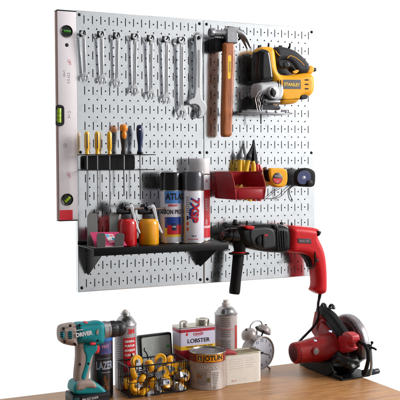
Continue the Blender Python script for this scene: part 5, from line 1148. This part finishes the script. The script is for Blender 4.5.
for dx_, dy_ in ((0, 0), (4.2, 1.4)): tube(bm, [Vector((Xh+.004*dx_, *yzp(321.4+dx_*.9+x, 309+dy_+y, Xh))) for x, y in ((0, 0), (.2, -3), (1.6, -5), (3.6, -4), (4.6, -1))], .0046, 10)
tube(bm, [Vector((Xh, *yzp(x, y, Xh))) for x, y in ((327.6, 308.6), (332.4, 308), (332.6, 306.6))], .0028, 8); build('cord_wrap', bm, cordm, sw)
bm = nb(); tube(bm, [Vector((XG-.035, *yzp(x, y, XG-.035))) for x, y in ((347.6, 338.6), (352, 338.8), (358, 341), (364, 344.4), (367.2, 349), (368.4, 358), (367, 366), (364.6, 374))], .0062, 14); build('lower_guard_hose', bm, rubber, sw)
bm = nb(); tube(bm, [Vector((XG-.012, *yzp(x, y, XG-.012))) for x, y in ((370.6, 346), (371.4, 358), (371.4, 366), (370.4, 374))], .0042, 12); build('depth_rod', bm, mat('bright steel rod', '#b9c4cc', .25, 1), sw)
bm = nb(); tube(bm, [Vector((XG-.02, *yzp(x, y, XG-.02))) for x, y in ((365.4, 346), (370, 347), (374, 348.4), (376, 349.6))], .0032, 10); t = bmesh.new(); bmesh.ops.create_uvsphere(t, u_segments=14, v_segments=8, radius=.0046); merge(bm, t, Matrix.Translation(Vector((XG-.02, *yzp(372, 342.6, XG-.02)))));
cyl(bm, Vector((XG-.02, *yzp(370, 348.5, XG-.02))), Vector((XG-.02, *yzp(372, 343, XG-.02))), .002, seg=8); t = bmesh.new(); bmesh.ops.create_uvsphere(t, u_segments=16, v_segments=10, radius=.011); merge(bm, t, Matrix.Translation(Vector((XG-.024, *yzp(368.4, 347.4, XG-.024))))); build('depth_lever', bm, blackpl, sw)
# base plate, foot
bm = nb(); zb0 = BZ+.0006
slabl(bm, [chaikin([(.772, -.212), (.885, -.205), (.905, -.190), (.905, .030), (.772, .030)], 1, .12)], Matrix.Translation((0, 0, zb0+.0022)), .0040, .0012); build('base_plate', bm, blackmt, sw)
bm = nb(); box(bm, (.86, -.208, zb0+.0045), (.905, -.196, zb0+.022), .002); box(bm, (.775, -.21, zb0+.0045), (.779, .028, zb0+.012), .001); cyl(bm, (.895, -.200, zb0+.010), (.926, -.197, zb0+.012), .0085, seg=16, bev=.003); build('foot_bracket', bm, darkmetal, sw)
# dust bag
bm = nb(); t = bmesh.new(); bmesh.ops.create_icosphere(t, subdivisions=5, radius=1)
bc = Vector((XG-.048, -.125, BZ+.042))
for v in t.verts:
    n_ = v.co.normalized(); f = 1+.20*noise.noise(n_*2.3+Vector((3, 1, 2)))+.04*abs(noise.noise(n_*6+Vector((1, 5, 2))))
    v.co = Vector((n_.x*.056*f, n_.y*.066*f, n_.z*.038*f))
    if v.co.z < -.038: v.co.z = -.038
merge(bm, t, Matrix.Translation(bc)); build('dust_bag', bm, mat('black bag vinyl', '#070708', .4, 0, .2, 60, .2, 60), sw)
bm = nb(); yzslab(bm, [(303, 359), (316, 358), (330, 362), (334, 372), (328, 377), (316, 372.4), (304, 366.4)], .772, .010, .004, 2); build('front_knob_arm', bm, rubber, sw)
# ------------------------------------------------------------------ world and lights
w = bpy.data.worlds.new('World'); bpy.context.scene.world = w; w.use_nodes = True; N = w.node_tree.nodes; L = w.node_tree.links
bg = N['Background']; tc = N.new('ShaderNodeTexCoord'); sp = N.new('ShaderNodeSeparateXYZ'); L.new(tc.outputs['Generated'], sp.inputs[0])
def ramp(sock, a, b, c, d):
    m = N.new('ShaderNodeMapRange'); m.interpolation_type = 'SMOOTHSTEP'
    for k, v in ((1, a), (2, b), (3, c), (4, d)): m.inputs[k].default_value = v
    L.new(sock, m.inputs[0]); return m.outputs[0]
def mul(a, b, op='MULTIPLY'):
    m = N.new('ShaderNodeMath'); m.operation = op; L.new(a, m.inputs[0]); L.new(b, m.inputs[1]); return m.outputs[0]
side = ramp(sp.outputs['X'], .0, .62, .19, 1.25); low = ramp(sp.outputs['Z'], -.28, .02, .5, 1.0); up = ramp(sp.outputs['Z'], .25, .8, 1.0, .55)
front = mul(mul(side, low), up); back = ramp(sp.outputs['Y'], -.12, .12, 0, 1)
mx = N.new('ShaderNodeMix'); mx.data_type = 'FLOAT'; L.new(back, mx.inputs[0]); L.new(front, mx.inputs[2]); mx.inputs[3].default_value = 1.0
bg.inputs['Color'].default_value = (1, 1, 1, 1); L.new(mx.outputs[0], bg.inputs['Strength'])
def area(name, loc, tgt, sx, sy, power, col=(1, 1, 1)):
    l = bpy.data.lights.new(name, 'AREA'); l.shape = 'RECTANGLE'; l.size = sx; l.size_y = sy; l.energy = power; l.color = col
    o = bpy.data.objects.new(name, l); C.objects.link(o); o.location = loc; o.rotation_euler = (Vector(tgt)-Vector(loc)).to_track_quat('-Z', 'Y').to_euler(); return o
area('key_softbox', (3.1, -1.6, 1.3), (.45, 0, .1), 1.1, 1.3, 115, (1, .985, .97))
area('top_softbox', (.3, -.9, 2.0), (.4, -.05, .2), 1.4, .8, 8, (.97, .98, 1))
# ------------------------------------------------------------------ render settings
s = bpy.context.scene; s.view_settings.view_transform = 'Standard'; s.view_settings.look = 'None'; s.view_settings.exposure = 0; s.view_settings.gamma = 1
s.render.resolution_x = 1024; s.render.resolution_y = 1024
s.render.engine = 'CYCLES'
s.cycles.max_bounces = 8
